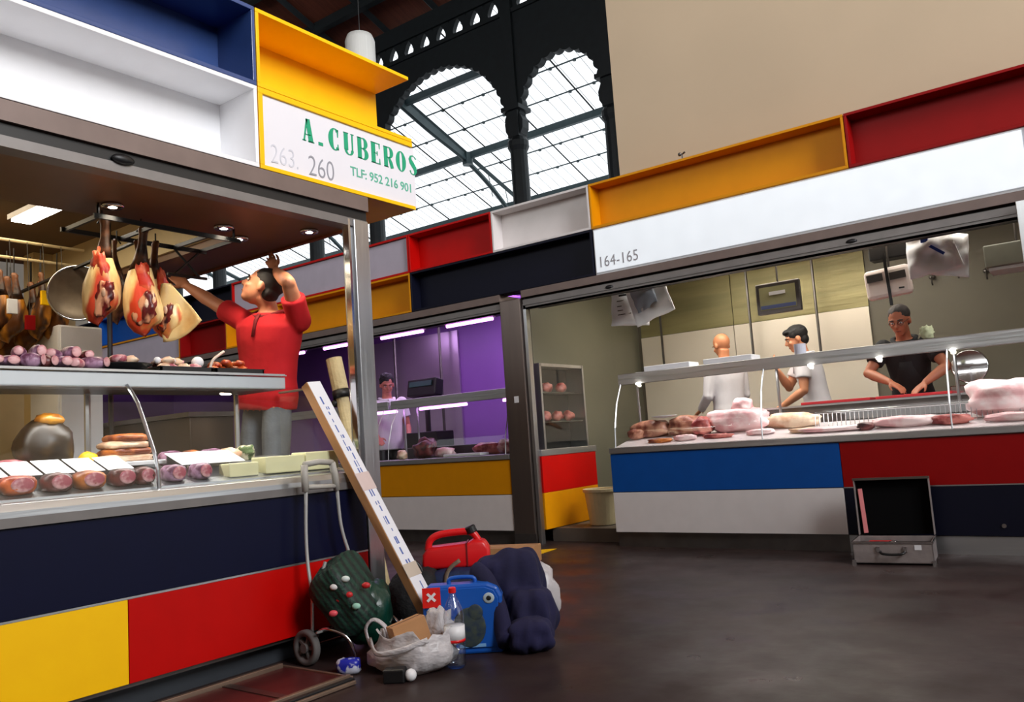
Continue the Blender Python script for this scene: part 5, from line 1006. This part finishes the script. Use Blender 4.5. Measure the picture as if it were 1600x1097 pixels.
# ================================================================== PEOPLE
def frame_from(fwd, upv=(0, 0, 1)):
    f = Vector(fwd).normalized(); r = f.cross(Vector(upv)).normalized(); u = r.cross(f); return Matrix((r, f, u)).transposed()
def hand(b, wrist, d, palm, side, curl=.5, s=1.0):
    """d: finger direction, palm: direction the palm faces, side: +1 thumb on d x palm side."""
    d = Vector(d).normalized(); p = Vector(palm); p = (p - d * p.dot(d)).normalized(); a = d.cross(p) * side
    w = Vector(wrist)
    b.tube([w - d * .015, w + d * .02, w + d * .06, w + d * .09], [(.017 * s, .026 * s), (.016 * s, .034 * s), (.016 * s, .042 * s), (.012 * s, .038 * s)], 12, up=p)
    for i, (o, L) in enumerate(((.030, .070), (.010, .080), (-.011, .075), (-.031, .058))):
        q = w + d * (.085 - .004 * abs(i - 1)) + a * o; dd = (d + a * o * 2.2).normalized(); pts = [q - dd * .02]
        for k, f in enumerate((.45, .3, .25)):
            pts.append(q); an = curl * (k + .4) * .55; q = q + (dd * math.cos(an) + p * math.sin(an)) * L * f * s
        pts.append(q); b.tube(pts, [.0088 * s, .0088 * s, .0082 * s, .0076 * s, .006 * s], 8)
    q = w + d * .02 + a * .028; b.tube([q - a * .01, q + a * .018 + d * .012, q + a * .034 + d * .036 + p * .01, q + a * .036 + d * .06 + p * .022], [.012 * s, .0115 * s, .0095 * s, .0075 * s], 8)
def person(label, floor, J, hfwd, skin, hair=None, shirt=None, trousers=None, sleeve='short', apron=None, loc=None, glasses=False, hairstyle='short', fat=1.0, collar=None):
    """J : joints in world space. keys head, neck, sR,sL,eR,eL,wR,wL, pelvis, hR,hL,kR,kL,aR,aL, handR, handL (dir, palm)."""
    V_ = {k: Vector(v) if not isinstance(v, tuple) or len(v) == 3 and not isinstance(v[0], (tuple, list, Vector)) else v for k, v in J.items()}
    t = thing('person', label, 'person', loc or (V_['pelvis'].x, V_['pelvis'].y, floor))
    sk = mat('skin_' + str(len(USED)), skin, .5, var=.05, scale=8, bump=.05); USED[len(USED)] = 1
    ax = (V_['sL'] - V_['sR']).normalized(); pel = V_['pelvis']; neck = V_['neck']; upd = (neck - pel).normalized(); fr = ax.cross(upd).normalized() * -1
    sw = (V_['sL'] - V_['sR']).length / 2
    def torso(b, e=0.0, lo=-.12, hi=1.0):
        T = (neck - pel).length; R_ = []
        for f, wx, wy in ((lo, .155, .11), (0, .165, .115), (.2, .15, .105), (.42, .152, .108), (.65, .172, .118), (.82, .185, .112), (.9, .150, .095), (.95, .100, .078), (.985, .068, .064), (1.0, .06, .058)):
            if f > hi: break
            c = pel + (neck - pel) * f; wx2 = (wx * fat + e) * min(1.12, sw / .18); wy2 = wy * fat + e
            R_.append([c + ax * wx2 * math.copysign(abs(math.cos(q)) ** .85, math.cos(q)) + fr * wy2 * math.copysign(abs(math.sin(q)) ** .9, math.sin(q)) for q in [2 * PI * k / 24 for k in range(24)]])
        b.loft(R_)
    b = MB(); torso(b)
    H = V_['head']; Rh = frame_from(hfwd); h = lambda x, y, z: H + Rh @ Vector((x, y, z))
    b.tube([neck - upd * .05, neck + (H - neck) * .3, H + Rh @ Vector((0, -.02, -.05))], [.062, .055, .052], 14)
    b.ell(h(0, -.012, .03), (.077, .096, .090), Rh, 20, 14); b.ell(h(0, .018, -.03), (.061, .074, .086), Rh, 20, 14)
    b.ell(h(0, .05, -.09), (.032, .034, .026), Rh); b.ell(h(0, .098, -.022), (.0135, .022, .017), Rh); b.tube([h(0, .083, .018), h(0, .098, -.012)], [.010, .013], 8)
    b.ell(h(0, .083, -.058), (.025, .010, .0055), Rh); b.ell(h(0, .081, -.069), (.022, .010, .006), Rh); b.ell(h(0, .079, .026), (.052, .014, .009), Rh)
    for s in (-1, 1):
        b.ell(h(s * .078, -.008, -.008), (.010, .019, .031), Rh); b.ell(h(s * .036, .066, -.025), (.022, .018, .018), Rh)
    for s, S, E_, W_ in ((-1, 'sR', 'eR', 'wR'), (1, 'sL', 'eL', 'wL')):
        S, E_, W_ = V_[S], V_[E_], V_[W_]
        b.ell(S, .058); b.tube([S, S + (E_ - S) * .35, S + (E_ - S) * .8, E_, E_ + (W_ - E_) * .25, E_ + (W_ - E_) * .7, W_], [.053, .052, .043, .040, .043, .034, .026], 14)
        b.ell(E_, .040)
        hd = J.get('hand' + ('R' if s < 0 else 'L'))
        if hd: hand(b, W_, hd[0], hd[1], hd[2] if len(hd) > 2 else 1, hd[3] if len(hd) > 3 else .5)
    for hh, kk, aa in (('hR', 'kR', 'aR'), ('hL', 'kL', 'aL')):
        hh, kk, aa = V_[hh], V_[kk], V_[aa]
        b.tube([hh, hh + (kk - hh) * .4, kk, kk + (aa - kk) * .3, aa], [.085, .075, .052, .054, .036], 14)
    b.build('body', sk, t, smooth=True, remesh=.0075, sm_it=3)
    # face details
    for s in (-1, 1):
        MB().ell(h(s * .032, .0795, .004), (.0125, .008, .008), Rh).build('eye', mat('eye_white_%d%d' % (len(USED), s), (214, 206, 200), .3), t, smooth=True)
        MB().ell(h(s * .032, .0865, .004), (.0055, .003, .0055), Rh).build('iris', 'black', t, smooth=True)
        b = MB(); b.tube([h(s * .052, .079, .024), h(s * .033, .091, .031), h(s * .014, .092, .026)], .0045, 6); b.build('eyebrow', hair or 'shank', t, smooth=True)
    b = MB(); b.tube([h(-.022, .083, -.0635), h(0, .0935, -.0635), h(.022, .083, -.0635)], .0025, 6); b.build('mouth', mat('lip_line_%d' % len(USED), (110, 50, 46), .6), t, smooth=True)
    if glasses:
        b = MB()
        for s in (-1, 1): b.tube([h(s * .033 + .022 * math.cos(q), .096, .004 + .016 * math.sin(q)) for q in [2 * PI * k / 14 for k in range(15)]], .002, 5); b.tube([h(s * .055, .094, .008), h(s * .078, .0, .01)], .002, 5)
        b.build('glasses', 'black', t)
    if hair:
        b = MB()
        if hairstyle == 'fringe':
            b.ell(h(0, -.024, .046), (.086, .104, .088), Rh, 26, 18, lambda dv: 1 + .09 * noise.noise(dv * 5)); b.ell(h(0, .055, .085), (.06, .045, .03), Rh); b.ell(h(0, -.06, -.02), (.072, .055, .06), Rh)
        elif hairstyle == 'curly':
            b.ell(h(0, -.028, .052), (.088, .100, .090), Rh, 26, 18, lambda dv: 1 + .16 * noise.noise(dv * 7)); b.ell(h(0, -.06, -.015), (.076, .055, .06), Rh)
        elif hairstyle == 'stubble': b.ell(h(0, -.055, -.005), (.078, .062, .055), Rh)
        else:
            b.ell(h(0, -.026, .046), (.0835, .099, .084), Rh, 26, 18, lambda dv: 1 + .06 * noise.noise(dv * 6)); b.ell(h(0, -.058, -.015), (.074, .054, .06), Rh)
        b.build('hair', hair, t, smooth=True, remesh=.006, sm_it=2)
    if shirt:
        b = MB(); torso(b, .014, -.16, .985)
        for S, E_, W_ in (('sR', 'eR', 'wR'), ('sL', 'eL', 'wL')):
            S, E_, W_ = V_[S], V_[E_], V_[W_]; b.ell(S, .070)
            if sleeve == 'short': b.tube([S, S + (E_ - S) * .3, S + (E_ - S) * .62], [.069, .068, .070], 16)
            else: b.tube([S, S + (E_ - S) * .5, E_, E_ + (W_ - E_) * .5, W_ - (W_ - E_).normalized() * .01], [.066, .06, .053, .047, .040], 16); b.ell(E_, .053)
        b.build('shirt', shirt, t, smooth=True, remesh=.010, sm_it=4)
        b = MB(); cpt = neck + upd * .002
        K = 24; b.tube([cpt + ax * .088 * math.cos(q) + fr * (.084 * math.sin(q)) - upd * (.035 * max(0, -math.sin(q))) for q in [2 * PI * k / K for k in range(K + 1)]], .0125, 8, flat=1.5); b.build('collar', collar or shirt, t, smooth=True)
    if shirt:
        f0 = neck - upd * .02 - fr * .092; b = MB(); b.tube([f0, f0 - upd * .035 - fr * .026, f0 - upd * .13 - fr * .046], [(.016, .006), (.014, .006), (.012, .006)], 8, up=ax); b.build('placket', collar or shirt, t, smooth=True)
    if trousers:
        b = MB(); ring_ = []
        for f, wx, wy in ((-.02, .165, .125), (.06, .160, .114), (.14, .148, .102)):
            c = pel + upd * (f); ring_.append([c + ax * wx * fat * math.cos(2 * PI * k / 24) + fr * wy * fat * math.sin(2 * PI * k / 24) for k in range(24)])
        b.loft(ring_)
        for hh, kk, aa in (('hR', 'kR', 'aR'), ('hL', 'kL', 'aL')):
            hh, kk, aa = V_[hh], V_[kk], V_[aa]; b.tube([hh + Vector((0, 0, .04)), hh, hh + (kk - hh) * .4, kk, kk + (aa - kk) * .4, aa + Vector((0, 0, -.03))], [.07, .082, .085, .072, .068, .062], 16)
        b.build('trousers', trousers, t, smooth=True, remesh=.012, sm_it=4)
    for aa in ('aR', 'aL'):
        a_ = V_[aa]; b = MB(); fz = -fr; fz = Vector((fz.x, fz.y, 0)).normalized()
        fz = Vector((hfwd[0], hfwd[1], 0)).normalized() if False else fz
        b.ell((a_.x + fz.x * .06, a_.y + fz.y * .06, floor + .035), (.048, .13, .036), rot('Z', math.atan2(-fz.x, fz.y)), 18, 10); b.ell((a_.x, a_.y, floor + .06), (.042, .05, .05)); b.build('shoe', 'black', t, smooth=True, remesh=.01)
    if apron: 
        b = MB(); T = (neck - pel).length
        b.sheet(lambda u, v: pel + (neck - pel) * (-.9 + 1.6 * v) + ax * (.165 * math.cos(PI * (1 - u))) * (1 if v < .7 else 1 - (v - .7) * 1.5) - fr * 0 + (-fr if False else fr) * (-(.135 * math.sin(PI * u) + .012)), 20, 12); b.build('apron', apron, t, smooth=True, solid=.004)
    return t
def std(head, floor, yaw, lean=0.0, arms=None, hfwd=None, width=.36):
    """default joints from the head position; yaw = facing angle (0 = +Y, positive towards -X)."""
    H = Vector(head); f = Vector((-math.sin(yaw), math.cos(yaw), 0)); r = Vector((f.y, -f.x, 0)); hgt = H.z + .12 - floor
    neck = H - f * (.03 + .0) + Vector((0, 0, -.155)); pelz = floor + hgt * .53; pel = Vector((neck.x, neck.y, pelz)) - f * lean
    J = dict(head=H, neck=neck, pelvis=pel)
    for s, k in ((1, 'R'), (-1, 'L')):
        S = neck + r * s * width / 2 + Vector((0, 0, -.055)); J['s' + k] = S; J['e' + k] = S + r * s * .05 + Vector((0, 0, -.29)) + f * .02; J['w' + k] = J['e' + k] + f * .2 + Vector((0, 0, -.13)) - r * s * .05
        J['h' + k] = pel + r * s * .09 + Vector((0, 0, -.04)); J['a' + k] = Vector((pel.x, pel.y, floor + .08)) + r * s * .11; J['k' + k] = (J['h' + k] + J['a' + k]) / 2 + f * .02
        J['hand' + k] = (f + Vector((0, 0, -.5)), Vector((0, 0, -1)) - r * s * .3, s)
    if arms: J.update(arms)
    return J, f, r
# --- worker in red with raised arms
step = thing('step_stool', 'low wooden step behind the near counter under the red-shirted person', 'stool', (-4.05, 3.0, .2))
MB().box(-4.3, -3.85, 2.84, 3.09, .33, .36).build('tread', card, step, bevel=.003)
for sx in (-4.28, -3.9): MB().box(sx, sx + .03, 2.86, 3.07, .2, .33).build('side', card, step)
J = dict(head=(-3.945, 2.985, 1.945), neck=(-3.935, 3.03, 1.80), sR=(-4.13, 3.0, 1.765), sL=(-3.735, 3.08, 1.725), eR=(-4.38, 2.95, 1.92), wR=(-4.62, 2.93, 2.06), eL=(-3.635, 2.93, 1.915), wL=(-3.90, 3.05, 2.045),
    pelvis=(-4.00, 3.04, 1.31), hR=(-4.09, 3.04, 1.27), hL=(-3.91, 3.04, 1.27), kR=(-4.12, 3.0, .84), kL=(-3.9, 3.0, .84), aR=(-4.13, 3.0, .45), aL=(-3.93, 3.0, .45),
    handR=((-.8, -.1, .55), (-.2, -.5, .8), -1, .3), handL=((-.55, .25, .6), (-.3, -.6, .5), 1, .5))
redcloth = mat('red_polo_cloth', (196, 14, 26), .85, var=.08, scale=7, bump=.25, bscale=10)
denim = mat('faded_grey_jeans', (104, 110, 116), .9, var=.15, scale=10, bump=.2)
brownh = mat('dark_brown_hair', (30, 22, 20), .7, var=.3, scale=30)
person('person in a red polo shirt reaching up with both arms to the stall ceiling', .36, J, (-.62, -.62, .50), (196, 128, 94), brownh, redcloth, denim, 'short', loc=(-4.0, 3.02, .36), collar=mat('dark_red_collar', (120, 8, 16), .8))
# --- clerk in the violet stall
J, f, r = std((-6.93, 6.98, 1.71), .12, math.radians(-120), arms=None)
curl = mat('black_curly_hair', (14, 12, 14), .7, var=.3, scale=40)
coat = mat('white_work_coat', (226, 222, 228), .8, var=.04, bump=.15, bscale=8)
person('dark-haired clerk in a white coat looking down behind the violet-lit case', .12, J, (.75, -.55, -.35), (196, 120, 100), curl, coat, 'black', 'short', hairstyle='curly')
# --- bald man
J, f, r = std((-3.12, 7.9, 1.76), .12, math.radians(60))
person('bald man in a white coat with his back turned behind the foam trays', .12, J, (-.75, .45, -.3), (196, 130, 92), None, coat, coat, 'long')
# --- dark haired man facing left
J, f, r = std((-2.37, 7.88, 1.73), .12, math.radians(110), lean=.12)
J['neck'] = Vector(J['neck']) + Vector((.03, 0, 0)); J['eR'] = J['sR'] + Vector((-.12, -.05, -.24)); J['wR'] = Vector((-2.62, 7.62, 1.66)); J['handR'] = ((-.2, 0, .9), (.7, .3, 0), 1, .6)
J['wR'] = J['eR'] + (J['wR'] - J['eR']).normalized() * .25
person('dark-haired man in a white coat seen in profile facing the bald man', .12, J, (-.88, -.40, -.28), (206, 140, 104), curl, coat, coat, 'short', hairstyle='fringe')
# --- man in black
J, f, r = std((-1.32, 7.16, 1.70), .12, math.radians(178), lean=-.0, width=.40)
J['neck'] = Vector((-1.32, 7.27, 1.565)); J['pelvis'] = Vector((-1.32, 7.42, 1.02))
for k, s in (('R', -1), ('L', 1)):
    J['s' + k] = J['neck'] + Vector((s * .165, .0, -.06)); J['h' + k] = J['pelvis'] + Vector((s * .09, 0, -.04)); J['a' + k] = Vector((-1.32 + s * .12, 7.42, .2)); J['k' + k] = Vector((-1.32 + s * .11, 7.38, .62))
J['eR'] = Vector((-1.60, 7.16, 1.30)); J['wR'] = Vector((-1.405, 6.99, 1.205)); J['handR'] = ((.72, -.35, -.5), (-.1, .2, -1), -1, .5)
J['eL'] = Vector((-1.02, 7.16, 1.30)); J['wL'] = Vector((-1.16, 6.99, 1.18)); J['handL'] = ((-.5, -.4, -.45), (0, .2, -1), 1, .5)
blackc = mat('black_cotton', (14, 15, 20), .85, var=.2, bump=.2)
person('man in a black T-shirt leaning over the red cutting board', .12, J, (-.10, -.90, -.35), (176, 106, 76), mat('greying_dark_hair', (46, 38, 36), .7, var=.3, scale=30), blackc, 'navy', 'short', glasses=True, apron=blackc)
